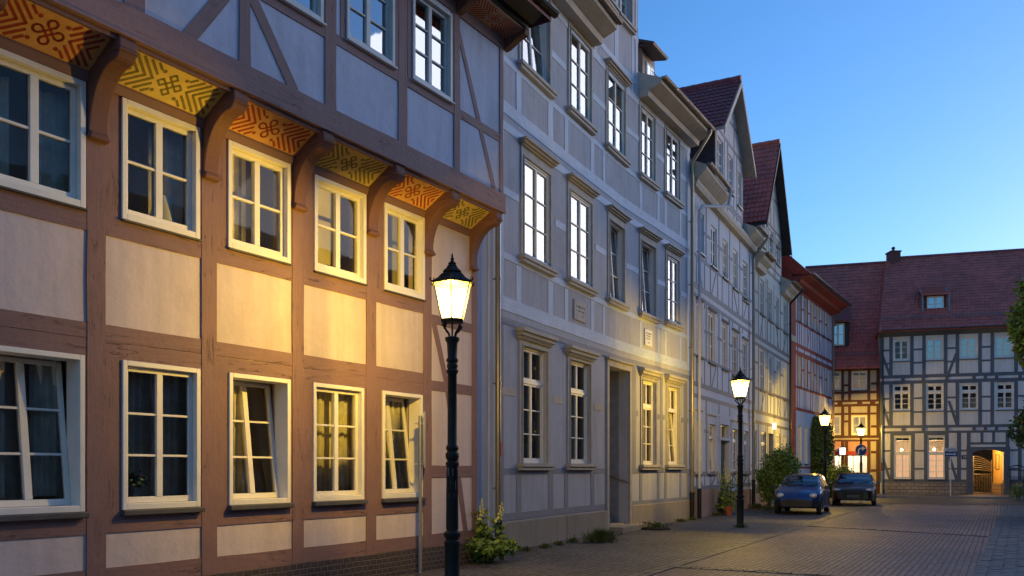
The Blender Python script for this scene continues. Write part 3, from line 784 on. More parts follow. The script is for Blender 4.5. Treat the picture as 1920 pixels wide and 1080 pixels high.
for z,w,mb_,o in ((.66,.14,TL,.012),(1.565,.12,TL,.0115),(4.86,.27,T,.012),(4.52,.14,TL,.0125),(5.80,.13,T,.0115),(8.72,.25,T,.012),(8.36,.17,T,.0125),(9.66,.12,T,.0115),(EV-.1,.2,T,.0125)):
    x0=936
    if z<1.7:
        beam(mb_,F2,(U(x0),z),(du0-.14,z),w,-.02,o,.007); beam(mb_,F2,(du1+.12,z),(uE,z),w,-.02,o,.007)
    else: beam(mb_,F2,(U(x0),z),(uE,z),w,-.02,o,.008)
# short mid rails between the windows; the lower ones bare and pale
gaps={0:[(940,966),(1037,1055),(1113.5,1128),(1184,1196),(1233,1246),(1277,1290)],1:[(940,972),(1041,1060),(1116,1136),(1174,1197),(1232,1247),(1276,1292)],2:[(940,970),(1034,1060),(1111,1136),(1174,1198),(1229,1247),(1276,1292)]}
for fl,zz in ((0,3.14),(1,7.08),(2,10.75)):
    for k,(a,b) in enumerate(gaps[fl]):
        tgt=TP if (fl==0 and k<3) else (TL if fl==0 else T)
        mr_=MB(); beam(mr_,F2,(U(a),zz),(U(b),zz),.15,-.02,.0105,.006); mr_.build('mid_rail',M['h2_fresh'] if tgt is TP else (M['h2_wood_lo'] if fl==0 else M['h2_wood']),H2)
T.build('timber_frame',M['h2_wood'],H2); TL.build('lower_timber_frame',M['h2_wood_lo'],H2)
# plaques
def plaque(x0,x1,yt,yb,lines,dark):
    a,b=U(x0),U(x1); c,d=Z(x0,yb),Z(x0,yt); i=F2.useg((a+b)/2)
    mb=MB(); fbox(mb,F2,a,b,0,.035,c,d,i); o=mb.build('plaque',M['h2_trim'] if dark else M['white_blue'],H2,bevel=.01)
    m2=MB(); rr=random.Random(x0)
    for z0,h,s,e in lines:
        u=a+(b-a)*s
        while u<a+(b-a)*e:
            l=rr.uniform(.012,.03); k=rr.random()
            zz=c+(d-c)*z0; hh=(d-c)*h
            if k<.6: fbox(m2,F2,u,u+.009,.035,.039,zz,zz+hh,i)
            if k>.2: fbox(m2,F2,u,u+l,.035,.0388,zz+hh*(.8 if k>.6 else 0),zz+hh*(1 if k>.6 else .2),i)
            u+=l+.012
    m2.build('lettering',M['black'],o)
plaque(1074.5,1097,560,598,[(.62,.11,.14,.86),(.44,.07,.18,.8),(.2,.12,.62,.75)],True)
plaque(1207.5,1221,616,647,[(.72,.08,.15,.85),(.56,.08,.2,.8),(.40,.08,.2,.75),(.15,.08,.4,.6)],False)
# eaves (left run, right run) as moulded board boxes
prof=[(0,EV-.02),(.28,EV),(.32,EV+.13),(.36,EV+.14),(.66,EV+.27),(.68,EV+.40),(0,EV+.70)]
uz0,uz1=U(1109),U(1196.5)
for a,b in ((0,uz0),(uz1,uE+.02)):
    cornice(F2,a,b,prof,H2)
    gutter(F2,a+.02,b,.74,EV+.43,H2,.075)
# main roof
m1=mainroof(F2,H2,0,uz0,EV+.74,0,9,48,M['tile_dark'])
m1=mainroof(F2,H2,uz1,uE,EV+.74,0,9,48,M['tile_dark'])
# cross gable (dwerchhouse) rising in the facade plane
ZT=15.9
zh=[]
a,b=U(1113),uz1
h1=window(F2,H2,1160.6,1182,0,31,zt=15.2,zb=F2.z(1160.6,28),rows=(1,1,1),r=.12,cw=.04,wm='white_blue',glass='glass_mid',sill=(.08,.14,.16,'h2_trim',1),sur=(.1,.04,'h2_trim',15.32))
h2=window(F2,H2,1128,1150,0,31,zt=15.2,zb=h1[2],rows=(1,1,1),r=.12,cw=.04,wm='white_blue',glass='glass_mid',sill=(.08,.14,.16,'h2_trim',1),sur=(.1,.04,'h2_trim',15.32))
mb=MB(); fwall(mb,F2,a,b,EV,ZT,[h1,h2],0.0,.24)
i0=F2.useg(a); i1=F2.useg(b-.01); um=(a+b)/2; im=F2.useg(um)
A=F2.p(a,0,ZT); B=F2.p(b,0,ZT); C_=F2.p(um,0,ZT+2.6); mb.tri(A,B,C_)
nb=-F2.dn(im)[1]*4.5; nb=Vector((nb.x,nb.y,0))
for q in (a,b):
    p_=F2.p(q,0,EV); p2=p_+nb; mb.quad(p_,p2,p2+Vector((0,0,ZT-EV)),p_+Vector((0,0,ZT-EV)))
mb.build('gable_wall',M['h2_plaster'],H2)
T=MB()
for x in (1116,1154,1157,1186,1193): beam(T,F2,(U(x),EV),(U(x),ZT),.12,-.02,.011,.006)
beam(T,F2,(a,13.45),(b,13.45),.12,-.02,.0115,.006); beam(T,F2,(a,ZT-.1),(b,ZT-.1),.2,-.02,.012,.006); beam(T,F2,(a,12.25),(b,12.25),.16,-.02,.012,.006)
T.build('gable_timber_frame',M['h2_wood'],H2)
mb=MB(); fo=F2.dn(im)[1]*.35; fo=Vector((fo.x,fo.y,0))
e0,e1=F2.p(a-.3,0,ZT-.1),F2.p(b+.3,0,ZT-.1); rg=F2.p(um,0,ZT+2.75)
for e in (e0,e1): mb.prism([e+fo,rg+fo,rg+nb,e+nb],[q+Vector((0,0,.12)) for q in (e+fo,rg+fo,rg+nb,e+nb)])
mb.build('gable_roof',M['tile_dark'],H2)
# small dormer behind the right eaves
i=F2.seg(1215); a=U(1232); b=U(1254); O=-.45
mb=MB(); fbox(mb,F2,a,b,-2.2,O,EV+.5,14.0,i); dm=mb.build('dormer',M['h2_trim'],H2)
mb=MB(); fbox(mb,F2,a+.25,b-.12,O,O+.03,12.75,13.7,i); dw=mb.build('window_frame',M['white_blue'],dm)
mb=MB(); fbox(mb,F2,a+.31,(a+b)/2+.04,O+.03,O+.034,12.82,13.63,i); fbox(mb,F2,(a+b)/2+.1,b-.18,O+.03,O+.034,12.82,13.63,i); mb.build('window_pane',M['glass_hi'],dm)
mb=MB()
prof=[(O+.45,13.86),(O+.48,13.93),(-2.8,15.1),(-2.8,14.98)]
mb.prism([F2.p(a-.3,o,z,i) for o,z in prof],[F2.p(b-.12,o,z,i) for o,z in prof])
prof=[(O,13.92),(O+.42,13.84),(O+.42,13.88),(O,14.05)]
mb.prism([F2.p(a-.25,o,z,i) for o,z in prof],[F2.p(b-.15,o,z,i) for o,z in prof])
mb.build('dormer_roof',M['lead'],dm)
mb=MB()
for k in range(14):
    u=U(1211)+k*.11; mb.tube([F2.p(u,.18,12.55,i),F2.p(u,.2,12.82,i)],.008,4)
for z in (12.6,12.8): mb.tube([F2.p(U(1211)-.05,.19,z,i),F2.p(U(1211)+1.5,.19,z,i)],.01,4)
mb.build('snow_guard',M['black'],H2)
pipe(F2,924.5,12.3,0,H2,'brass',.11,.055,None,.62)
pipe(F2,1290.5,11.3,0,H2,'brass',.13,.055,(.0,.72,12.3),.85)
mb=MB(); i=F2.seg(934); u=U(926); fbox(mb,F2,u-.03,u+.03,.165,.17,1.85,2.12,i); mb.build('red_sticker',plain('red_sticker_paper',(.5,.06,.03),.6),H2)
body(F2,H2,EV+.3,9,M['h2_plaster'],2.1)
def simplewin(F,H,x0,x1,yt,yb,**k):
    a=dict(r=.07,cw=.05,sw=.04,mull=.06,mun=.026,rev=.2,rows=(1,1,1),detail=False,sill=(.05,.07,.05,'lead'),wm='white_blue',glass='glass_mid')
    a.update(k); return window(F,H,x0,x1,yt,yb,**a)
def timb(F,H,items,mat,name='timber_frame',o=.011,base=0):
    """items: ('h',x0,x1,z,w) ('v',x,z0,z1,w) ('d',x0,z0,x1,z1,w)"""
    T=MB()
    for it in items:
        if it[0]=='h': beam(T,F,(F.u(it[1]),it[3]),(F.u(it[2]),it[3]),it[4],base-.02,base+o+.001,.006)
        elif it[0]=='v': beam(T,F,(F.u(it[1]),it[2]),(F.u(it[1]),it[3]),it[4],base-.02,base+o,.006)
        else: beam(T,F,(F.u(it[1]),it[2]),(F.u(it[3]),it[4]),it[5],base-.02,base+o-.001,.006)
    return T.build(name,M[mat],H)
def crossgable(F,H,x0,x1,zb,zt,rise,over,depth,wallm,tilem,cheekm,vergem,wins,ctr=None,pk=0):
    a,b=F.u(x0),F.u(x1); um=(a+b)/2 if ctr is None else ctr; i=F.useg(um)
    mb=MB(); fwall(mb,F,a,b,zb,zt,wins,0,.2); mb.tri(F.p(a,0,zt,i),F.p(b,0,zt,i),F.p(um,0,zt+rise,i)); mb.build('gable_wall',M[wallm],H)
    d,n=F.dn(i); nb=Vector((-n.x*depth,-n.y*depth,0)); fo=Vector((n.x*over,n.y*over,0))
    mb=MB()
    for q in (a,b): p=F.p(q,0,zb-.8,i); mb.quad(p,p+nb,p+nb+Vector((0,0,zt-zb+.8)),p+Vector((0,0,zt-zb+.8)))
    mb.build('gable_cheek',M[cheekm],H)
    sl=rise/((b-a)/2); ex=.42
    mb=MB()
    for s,q in ((-1,a),(1,b)):
        e=F.p(q+s*ex,0,zt-ex*sl+.06,i); r=F.p(um,0,zt+rise+.06,i)
        if s<0: tiles(mb,e+nb,e+fo,r+nb,r+fo,.2,.32,.035,4,.035)
        else: tiles(mb,e+fo,e+nb,r+fo,r+nb,.2,.32,.035,4,.035)
    # ridge tiles
    r0=F.p(um,0,zt+rise+.1,i); k=int(depth/.4)
    for j in range(k):
        p0=r0+fo+(nb-fo)*(j/k); p1=r0+fo+(nb-fo)*((j+1.1)/k); mb.tube([p0,p1],[.13,.115],8)
    mb.build('gable_roof',M[tilem],H)
    mb=MB()
    for s,q in ((-1,a),(1,b)):
        e=F.p(q+s*ex,0,zt-ex*sl,i); r=F.p(um,0,zt+rise,i)
        mb.prism([e+nb,e+fo,r+fo,r+nb],[p-Vector((0,0,.10)) for p in (e+nb,e+fo,r+fo,r+nb)])
        # verge board on the street side
        mb.prism([e+fo,r+fo,r+fo-Vector((0,0,.24)),e+fo-Vector((0,0,.24))],[p+Vector((n.x,n.y,0))*.03 for p in (e+fo,r+fo,r+fo-Vector((0,0,.24)),e+fo-Vector((0,0,.24)))])
    mb.build('verge_board',M[vergem],H)
# ================================================================== HOUSE 3
F3=Fac(1293.5,F2.Z(1293.5),[(1780,1411)])
H3=house_root(F3,'gabled_house','pale blue-grey half-timbered house with tiled cross gable and green door')
hs=[];W=lambda *a,**k: hs.append(simplewin(F3,H3,*a,**k))
for x0,x1,yt,yb in ((1308,1320,392,470),(1333,1344,420,497),(1355,1365,446,518.5),(1374.5,1383.5,464,539),(1393,1402,487,561.5)): W(x0,x1,yt,yb,sill=(.05,.07,.05,'black'))
for k,(x0,x1,yt,yb) in enumerate(((1306,1317,564,666.7),(1328.5,1341,584,678.8),(1354,1364,606,691),(1373,1384,622,703.7),(1392,1401,638,715))):
    W(x0,x1,yt,yb,sill=(.05,.07,.05,'black'),curtain=('full',0,1) if k<3 else None,hood=(.08,.08,.08,'h3_wood',F3.z(x0,yt)+.14))
for k,(x0,x1,yt,yb) in enumerate(((1305,1314,787,889),(1328,1340,795,888),(1371.5,1383,804,885.5),(1393.5,1402,808,888))):
    W(x0,x1,yt,yb,trans=.74,tilt=5 if k==1 else 0,sur=(.09,.03,'h3_plaster',F3.z(x0,yt)+.3),hood=(.06,.08,.12,'cornice',F3.z(x0,yt)+.34),wm='white',curtain=('full',0,1) if k!=1 else None)
# door of house 3
d0,d1=F3.u(1350),F3.u(1366); dz=F3.z(1350,795); i3=0
hs.append((d0,d1,-.1,dz))
gz=[F3.u(1341),F3.u(1393)]
EV3=10.75
mb=MB(); fwall(mb,F3,0,F3.len,0,EV3+.3,hs,0,.2); mb.build('wall',M['h3_plaster'],H3)
mb=MB(); z1=F3.z(1350,826); fbox(mb,F3,d0,d1,-.2,-.15,.1,z1,0)
for k in range(5): fbox(mb,F3,d0+.06,d1-.06,-.15,-.135,.2+k*.48,.6+k*.48,0)
dr=mb.build('door',M['greendoor'],H3)
mb=MB(); fbox(mb,F3,d0,d1,-.2,-.08,z1,z1+.1,0); fbox(mb,F3,d0,d1,-.18,-.1,dz-.06,dz,0); fbox(mb,F3,d0,d0+.06,-.18,-.1,z1,dz,0); fbox(mb,F3,d1-.06,d1,-.18,-.1,z1,dz,0); fbox(mb,F3,(d0+d1)/2-.02,(d0+d1)/2+.02,-.17,-.11,z1,dz,0)
fl=mb.build('fanlight',M['white'],H3); mb=MB(); mb.quad(F3.p(d0,-.14,z1),F3.p(d1,-.14,z1),F3.p(d1,-.14,dz),F3.p(d0,-.14,dz)); mb.build('window_pane',M['glass'],fl)
mb=MB(); fbox(mb,F3,d0-.1,d1+.1,0,.08,z1+.02,z1+.12,0); fbox(mb,F3,d0-.09,d0,0,.03,.0,dz+.3,0); fbox(mb,F3,d1,d1+.09,0,.03,0,dz+.3,0); fbox(mb,F3,d0,d1,0,.03,dz,dz+.3,0); mb.build('door_surround',M['h3_plaster'],H3)
mb=MB(); fbox(mb,F3,.0,d0-.02,-.1,.04,-.1,.92,0); fbox(mb,F3,d1+.02,F3.len,-.1,.04,-.1,.78,0); mb.build('plinth',M['h3_plinth'],H3)
mb=MB(); fbox(mb,F3,d0-.1,d1+.1,0,.4,-.1,.16,0); mb.build('step',M['h2_plinth'],H3)
it=[]
xe=1409
for z,w in ((7.62,.17),(7.30,.12),(4.40,.15),(4.02,.13),(1.45,.16),(.98,.14),(8.62,.1),(5.33,.1)): 
    if z<1.5: it+= [('h',1297,1349,z,w),('h',1367,xe,z,w)]
    else: it.append(('h',1297,xe,z,w))
for x in (1299,1306,1321,1332,1345.5,1354,1366.5,1373,1385,1392,1403.5):
    it.append(('v',x,7.7,8.6,.10)); it.append(('v',x,4.45,5.3,.10)); it.append(('v',x,7.05,7.35,.10)) 
    if not 1347<x<1369: it.append(('v',x,1.0,1.4,.1))
for x in (1324,1348,1368,1387,1405): it+=[('v',x,8.6,EV3,.11),('v',x,5.3,7.25,.11),('v',x,1.5,4.0,.11) if x not in (1348,1368) else ('v',x,3.6,4.0,.1)]
for a_,b_ in ((1321,1332),(1345.5,1354),(1366.5,1373),(1385,1392)): it+=[('h',a_,b_,9.6,.1),('h',a_,b_,6.3,.1),('h',a_,b_,2.9,.1)] if not a_==1345.5 else [('h',a_,b_,9.6,.1),('h',a_,b_,6.3,.1)]
for z0,z1 in ((7.7,8.6),(4.45,5.3),(1.05,1.4)):
    it+=[('d',1307,z1,1317,z0,.09),('d',1343,z1,1334,z0,.09),('d',1374,z1,1383,z0,.09),('d',1402,z1,1394,z0,.09)]
timb(F3,H3,it,'h3_wood')
gw=[simplewin(F3,H3,1345,1356,252,327,sill=(.05,.07,.05,'black')),simplewin(F3,H3,1365.5,1374,286,356,sill=(.05,.07,.05,'black')),simplewin(F3,H3,1382.5,1390,318,384,sill=(.05,.07,.05,'black'))]
crossgable(F3,H3,1341,1393,EV3+.3,13.95,2.25,.42,6.5,'h3_plaster','tile_dark','darkboard','cornice',gw)
timb(F3,H3,[('h',1342,1392,EV3+.35,.16),('h',1342,1392,EV3+.7,.1),('h',1342,1392,11.6,.1),('h',1343,1391,13.85,.14)]+[('v',x,EV3+.3,13.9,.1) for x in (1342.5,1358,1364,1376,1381,1391.5)]+[('v',x,13.9,14.9,.09) for x in (1358,1376)]+[('h',1352,1383,14.75,.1)],'h3_wood','gable_timber_frame',.010)
cornice(F3,0.1,F3.len-.1,[(0,EV3-.1),(.16,EV3-.06),(.22,EV3+.08),(.24,EV3+.2),(0,EV3+.29)],H3,'h2_trim')
P3=[(.24,EV3+.14),(.4,EV3+.28),(.52,EV3+.40),(.52,EV3+.54),(0,EV3+.78),(0,EV3+.3)]
for a_,b_ in ((.05,gz[0]-.05),(gz[1]+.05,F3.len-.03)):
    cornice(F3,a_,b_,P3,H3); gutter(F3,a_+.05,b_+.02,.6,EV3+.6,H3,.075,'zinc')
r3=mainroof(F3,H3,0,F3.len,EV3+.80,0,9,47,M['tile'],tile=False)
pipe(F3,1406.5,EV3-.4,0,H3,'zinc',.14,.06,(.1,.7,EV3+.55),1.15)
# pipe with pale elbow at the left end of house 3's eaves
mb=MB(); mb.tube([F3.p(F3.u(1303.5),.14,0.95,0),F3.p(F3.u(1303.5),.14,EV3-.75,0),F3.p(F3.u(1305),.2,EV3-.55,0),F3.p(F3.u(1332),.62,EV3-.12,0),F3.p(F3.u(1334),.68,EV3+.5,0)],.05,10); mb.build('downpipe',M['h3_plaster'],H3,smooth=True)
mb=MB(); mb.tube([F3.p(F3.u(1303.5),.14,-.02,0),F3.p(F3.u(1303.5),.14,.98,0)],.07,10); mb.build('pipe_foot',M['black'],H3,smooth=True)
body(F3,H3,EV3+.6,9,M['h3_plaster'],2.0)
# ================================================================== HOUSE 4
F4=Fac(1411,F3.Z(1411),[(1810,1480)])
H4=house_root(F4,'steep_gabled_house','greenish grey half-timbered house with steep dark-verged gable, left of the red-timbered house')
zf=lambda x,y: F4.z(x,y)
hs=[];W=lambda *a,**k: hs.append(simplewin(F4,H4,*a,**k))
for x0,x1,yt,yb in ((1425,1433,522,587),(1440,1448,540,599),(1454.5,1460.5,556,611),(1469,1475,566,622)): W(x0,x1,yt,yb)
for k,(x0,x1,yt,yb) in enumerate(((1425,1433,652,731),(1441.5,1448.5,665,739),(1455.8,1462,677,743.5),(1468,1474,688,749))): W(x0,x1,yt,yb,curtain=('full',0,1))
for k,(x0,x1,yt,yb) in enumerate(((1416,1419,806,880),(1427,1436,809,888),(1456,1463,813,884),(1468,1474,818,884))): W(x0,x1,yt,yb,trans=.72,wm='white')
d0,d1=F4.u(1441),F4.u(1450); dz=F4.z(1441,812); hs.append((d0,d1,-.1,dz))
EV4=zf(1425,505)-.1; EV4=10.2
mb=MB(); fwall(mb,F4,0,F4.len,0,EV4+.3,hs,0,.2); mb.build('wall',M['h4_plaster'],H4)
mb=MB(); fbox(mb,F4,d0,d1,-.2,-.15,.1,dz,0)
for k in range(4): fbox(mb,F4,d0+.1,d1-.1,-.15,-.13,.3+k*.7,.85+k*.7,0)
mb.build('door',M['browndoor'],H4)
mb=MB(); fbox(mb,F4,0,d0-.05,-.1,.04,-.1,.85,0); fbox(mb,F4,d1+.05,F4.len,-.1,.04,-.1,.8,0); mb.build('plinth',M['h3_plinth'],H4)
z2,z1b,z0b=zf(1417,629),zf(1414,726),zf(1414,768)
it=[('h',1412,1479,z,w) for z,w in ((z2,.16),(z2-.34,.13),(z2+1.1,.1),(z1b,.13),(z0b-.05,.15),(z0b-.5,.13),(1.5,.13),(.9,.1))]
for x in (1414,1422,1436,1439,1451,1463,1477): it+=[('v',x,z2,EV4,.1),('v',x,z0b,z2-.3,.1),('v',x,.9,z0b-.5,.1)]
for x in (1429,1445,1458,1470): it+=[('v',x,z2,z2+1.1,.09),('v',x,z0b,z1b,.09)]
it+=[('d',1431,z2+1.1,1425,z2+.05,.09),('d',1475,z2+1.1,1468,z2+.05,.09),('d',1434,z1b,1426,z0b,.09),('d',1458,z1b,1463,z0b,.09),('d',1476,z1b,1470,z0b,.09),('d',1455,z2+1.1,1460,z2+.05,.09)]
for a_,b_ in ((1414,1422),(1436,1439),(1451,1455),(1463,1468)): it+=[('h',a_,b_,z2+1.9,.09),('h',a_,b_,z1b+1.1,.09)]
timb(F4,H4,it,'h4_wood')
gw=[simplewin(F4,H4,1425.5,1434,405,457),simplewin(F4,H4,1441.5,1449,428,475),simplewin(F4,H4,1455,1462.5,447,492.6)]
gb=EV4+.3
crossgable(F4,H4,1423.5,1465.5,gb,zf(1424,395)-.05,3.75,.40,6.5,'h4_plaster','tile','redcheek','darkboard',gw)
gt=zf(1424,395)-.05
timb(F4,H4,[('h',1424,1465,gt,.13),('h',1424,1465,gb+.1,.13),('h',1424,1465,gt-.55,.08),('h',1433,1457,gt+1.4,.09)]+[('v',x,gb,gt,.09) for x in (1424.5,1437,1440,1451,1453.5,1464.5)]+[('v',x,gt,gt+1.4,.08) for x in (1436,1451)]+[('v',1445,gt,gt+3.0,.09)],'h4_wood','gable_timber_frame',.010)
P4=[(0,EV4-.1),(.2,EV4-.05),(.26,EV4+.15),(.44,EV4+.3),(.50,EV4+.5),(0,EV4+.8)]
for a_,b_ in ((.03,F4.u(1428)),(F4.u(1464),F4.len-.03)):
    cornice(F4,a_,b_,P4,H4,'cornice'); gutter(F4,a_+.05,b_,.58,EV4+.52,H4,.08,'zinc')
mainroof(F4,H4,0,F4.len,EV4+.82,0,9,50,M['tile'])
pipe(F4,1476.5,EV4-.3,0,H4,'black',.14,.055,(0,.7,EV4+.45),.3)
body(F4,H4,EV4+.5,9,M['h4_plaster'],2.0)
mb=MB(); u=F4.u(1446.5); p=F4.p(u,.16,zf(1446,799),0); fbox(mb,F4,u-.06,u+.06,.06,.2,p.z-.14,p.z+.14,0); mb.build('door_light',emis('door_light_glow',(1,.85,.6),.4),H4)
# ================================================================== HOUSE 5 (oxblood)
F5=Fac(1480,F4.Z(1480),[(1960,1561)])
H5=house_root(F5,'red_timbered_house','half-timbered house with oxblood beams and deep red eaves, last in the left row')
zf=lambda x,y: F5.z(x,y)
hs=[];W=lambda *a,**k: hs.append(simplewin(F5,H5,*a,**k))
s2=zf(1494.4,602); 
cx=[(1495.5,1502.2),(1508,1514),(1520,1526),(1530.5,1536),(1541.6,1546),(1551,1555.5)]
for a_,b_ in cx: W(a_,b_,0,0,zt=s2+1.55,zb=s2+.05)
s1=zf(1492.6,725)
for a_,b_ in cx: W(a_,b_,0,0,zt=s1+1.9,zb=s1+.06)
for a_,b_ in ((1496,1503),(1508,1514),(1546,1552)): W(a_,b_,0,0,zt=3.9,zb=1.9,wm='white')
E5=s2+1.75
mb=MB(); fwall(mb,F5,F5.u(1490.5),F5.len,0,E5+.3,hs,0,.2); mb.build('wall',M['h5_plaster'],H5)
mb=MB(); fbox(mb,F5,0.02,F5.u(1490.5),-.3,.03,0,E5+.5,0); mb.build('party_wall',M['h5_red'],H5)
mb=MB(); fbox(mb,F5,0.0,F5.u(1490.8),.03,.06,8.2,8.5,0); mb.build('stone_band',M['h6_plaster'],H5)
mb=MB(); fbox(mb,F5,F5.u(1491),F5.len,-.1,.04,-.1,.8,0); mb.build('plinth',M['h3_plinth'],H5)
it=[('h',1491,1560,z,w) for z,w in ((s2,.13),(s2-1.25,.2),(s2-1.65,.22),(s1,.13),(s1-1.15,.16),(s2+1.65,.2),(1.7,.1))]
for a_,b_ in cx: 
    it+=[('v',a_-.5,s1,s2-1.6,.1),('v',b_+.4,s1,s2-1.6,.1),('v',a_-.5,s2-1.2,E5,.1),('v',b_+.4,s2-1.2,E5,.1),('v',(a_+b_)/2,s2-1.2,s2,.08),('v',(a_+b_)/2,s1-1.1,s1,.08),('v',a_-.5,s1-1.1,s1,.09),('v',a_,s2-1.6,s2-1.25,.14)]
for (a_,b_),(c_,d_) in zip(cx,cx[1:]): it+=[('h',b_,c_,s2+.8,.1),('h',b_,c_,s1+1.0,.1)]
it+=[('d',1518,s2,1514,s2-1.2,.08),('d',1536,s2,1540,s2-1.2,.08),('v',1560,0,E5,.14),('v',1491.5,0,E5,.1)]
timb(F5,H5,it,'h5_wood')
cornice(F5,F5.u(1484),F5.len+.1,[(0,E5-.05),(.45,E5+.05),(.5,E5+.2),(.9,E5+.3),(.95,E5+.42),(0,E5+.5)],H5,'h5_wood')
gutter(F5,F5.u(1484),F5.len+.15,1.02,E5+.45,H5,.08,'zinc')
mainroof(F5,H5,F5.u(1484),F5.len,E5+.46,.92,9,45,M['h5_red'])
pipe(F5,1559,E5-.4,0,H5,'zinc',.12,.05,(0,.95,E5+.4),.8)
body(F5,H5,E5+.4,8.5,M['h5_red'],2.0)
# ================================================================== HOUSES 6 and 7 across the end of the street
V7=-4400
def z7(x): return 52.5*(1650-V7)/(x-V7)
F7=Fac(1651,z7(1651),[(V7,1990)])
F6=Fac(1480,z7(1480)+.45,[(V7,1648.5)])
H7=house_root(F7,'corner_inn','wide white house with slate-blue timbers, long red roof and arched gateway')
zf=lambda x,y: F7.z(x,y)
hs=[]
def W(x0,x1,yt,yb,**k): hs.append(simplewin(F7,H7,x0,x1,yt,yb,**k))
for k,(x0,x1,yt,yb) in enumerate(((1674.6,1705,637,677.4),(1736,1768,634.8,676),(1800,1832.6,632,673.3),(1865.5,1899,629.8,671.2),(1931,1965,627,669))): W(x0,x1,yt,yb,wm='white',glass='glass_mid' if k!=0 else 'glass',mull=.12,sw=.07,mun=.035,sill=(.06,.08,.04,'h7_wood'))
for k,(x0,x1,yt,yb) in enumerate(((1674.6,1706.7,721.7,771),(1737,1769,721.2,771),(1801,1834.5,720.4,769),(1867.4,1901,718.8,768.5),(1933,1967,717,768))): W(x0,x1,yt,yb,wm='white',glass='glass',mull=.10,sw=.06,mun=.03,trans=.72,sill=(.06,.08,.04,'h7_wood'),curtain=('full',.05,.5) if k>=2 else None)
M['glowcurtain']=emis('self_glowing_curtain',(1.0,.72,.48),.06)  # cloth given its own glow to stand in for room light behind it
for k,(x0,x1,yt,yb) in enumerate(((1677,1708,818.5,898),(1739,1772.5,818,898.5))): W(x0,x1,yt,yb,wm='white',glass='glass',rows=(1,1,1,1),mull=.035,sw=.05,mun=.03,trans=.60,r=.06,curtain=('full',0,.66),curt_mat='glowcurtain')
a0,a1=F7.u(1823.5),F7.u(1881.5); az=zf(1823.5,843)
hs.append((a0,a1,-.1,az))
E7=zf(1650,622)
mb=MB(); fwall(mb,F7,0,F7.len,0,E7,hs,0,.25); mb.build('wall',M['h7_plaster'],H7)
mb=MB(); fbox(mb,F7,.05,a0-.35,-.1,.06,-.1,.82,0); fbox(mb,F7,a1+.3,F7.len,-.1,.06,-.1,.82,0); mb.build('plinth',M['stone'],H7)
# segmental arch head and jambs
mb=MB(); n=12; um=(a0+a1)/2; hw=(a1-a0)/2
for k in range(n):
    t0,t1=-1+2*k/n,-1+2*(k+1)/n
    zb0=az-.16*t0*t0; zb1=az-.16*t1*t1
    mb.prism([F7.p(um+hw*t0,-.25,zb0),F7.p(um+hw*t0,.07,zb0),F7.p(um+hw*t0,.07,az+.16),F7.p(um+hw*t0,-.25,az+.16)],[F7.p(um+hw*t1,-.25,zb1),F7.p(um+hw*t1,.07,zb1),F7.p(um+hw*t1,.07,az+.16),F7.p(um+hw*t1,-.25,az+.16)])
fbox(mb,F7,a0-.33,a0-.003,-.25,.07,0,az+.16); fbox(mb,F7,a1+.003,a1+.33,-.25,.07,0,az+.16)
fbox(mb,F7,a0-.36,a0-.0,-.25,.12,0,.95); fbox(mb,F7,a1+.0,a1+.36,-.25,.12,0,.95)
mb.build('gate_surround',M['h7_wood'],H7)
# passage
M['passage']=plaster('ochre_passage_plaster',(.62,.42,.13),.08)
mb=MB()
PD=2.7
def q7(u,o,z): return F7.p(u,o,z,0)
mb.quad(q7(a1+.05,-.25,.0),q7(a1+.05,-PD,.0),q7(a1+.05,-PD,az+.3),q7(a1+.05,-.25,az+.3))
mb.quad(q7(a0-.05,-.25,.0),q7(a0-.05,-.25,az+.3),q7(a0-.05,-PD,az+.3),q7(a0-.05,-PD,.0))
mb.quad(q7(a0-.05,-.25,az+.3),q7(a1+.05,-.25,az+.3),q7(a1+.05,-PD,az+.3),q7(a0-.05,-PD,az+.3))
mb.build('passage_wall',M['passage'],H7)
mb=MB(); fbox(mb,F7,a1-.03,a1+.03,-2.6,-.4,0,.75,0); mb.build('passage_plinth',M['stone'],H7)
mb=MB(); 
for o in (-1.5,): 
    pts=[q7(a1+.03,o-.35,1.6),q7(a1+.03,o-.35,2.5),q7(a1+.03,o+.35,2.5),q7(a1+.03,o+.35,1.6),q7(a1+.03,o-.35,1.6)]; mb.tube(pts,.02,6)
mb.build('notice_frame',M['black'],H7)
# iron gate at the back of the passage
gt=empty('iron_gate',tuple(q7(um,-2.55,0)),'arched iron gate with curved upper bars standing half way back in the yellow lit passage','gate')
mb=MB(); o=-2.55
for s in (a0+.02,a1-.05,um-.25): mb.tube([q7(s,o,0),q7(s,o,2.2 if s!=um-.25 else 2.42)],.035,6)
for k in range(7):
    r=1-.09*k; pts=[q7(um-.25+(a1-.05-um+.25)*t,o,1.35+.16*0+(2.42-1.35-.14*k)*math.cos(t*math.pi/2*.62)) for t in [j/10 for j in range(11)]]; mb.tube(pts,.024,5)
    pts=[q7(um-.25-(um-.25-a0-.02)*t,o,1.35+(2.42-1.35-.14*k)*math.cos(t*math.pi/2*.45)) for t in [j/8 for j in range(9)]]; mb.tube(pts,.024,5)
mb.build('gate_arch_bars',M['zinc'],gt)
mb=MB()
for k in range(17):
    u=a0+.08+(a1-a0-.16)*k/16; mb.tube([q7(u,o,.12),q7(u,o,1.3)],.018,5)
for z in (.14,1.3): mb.tube([q7(a0,o,z),q7(a1,o,z)],.02,5)
mb.build('gate_lower_bars',M['zinc'],gt)
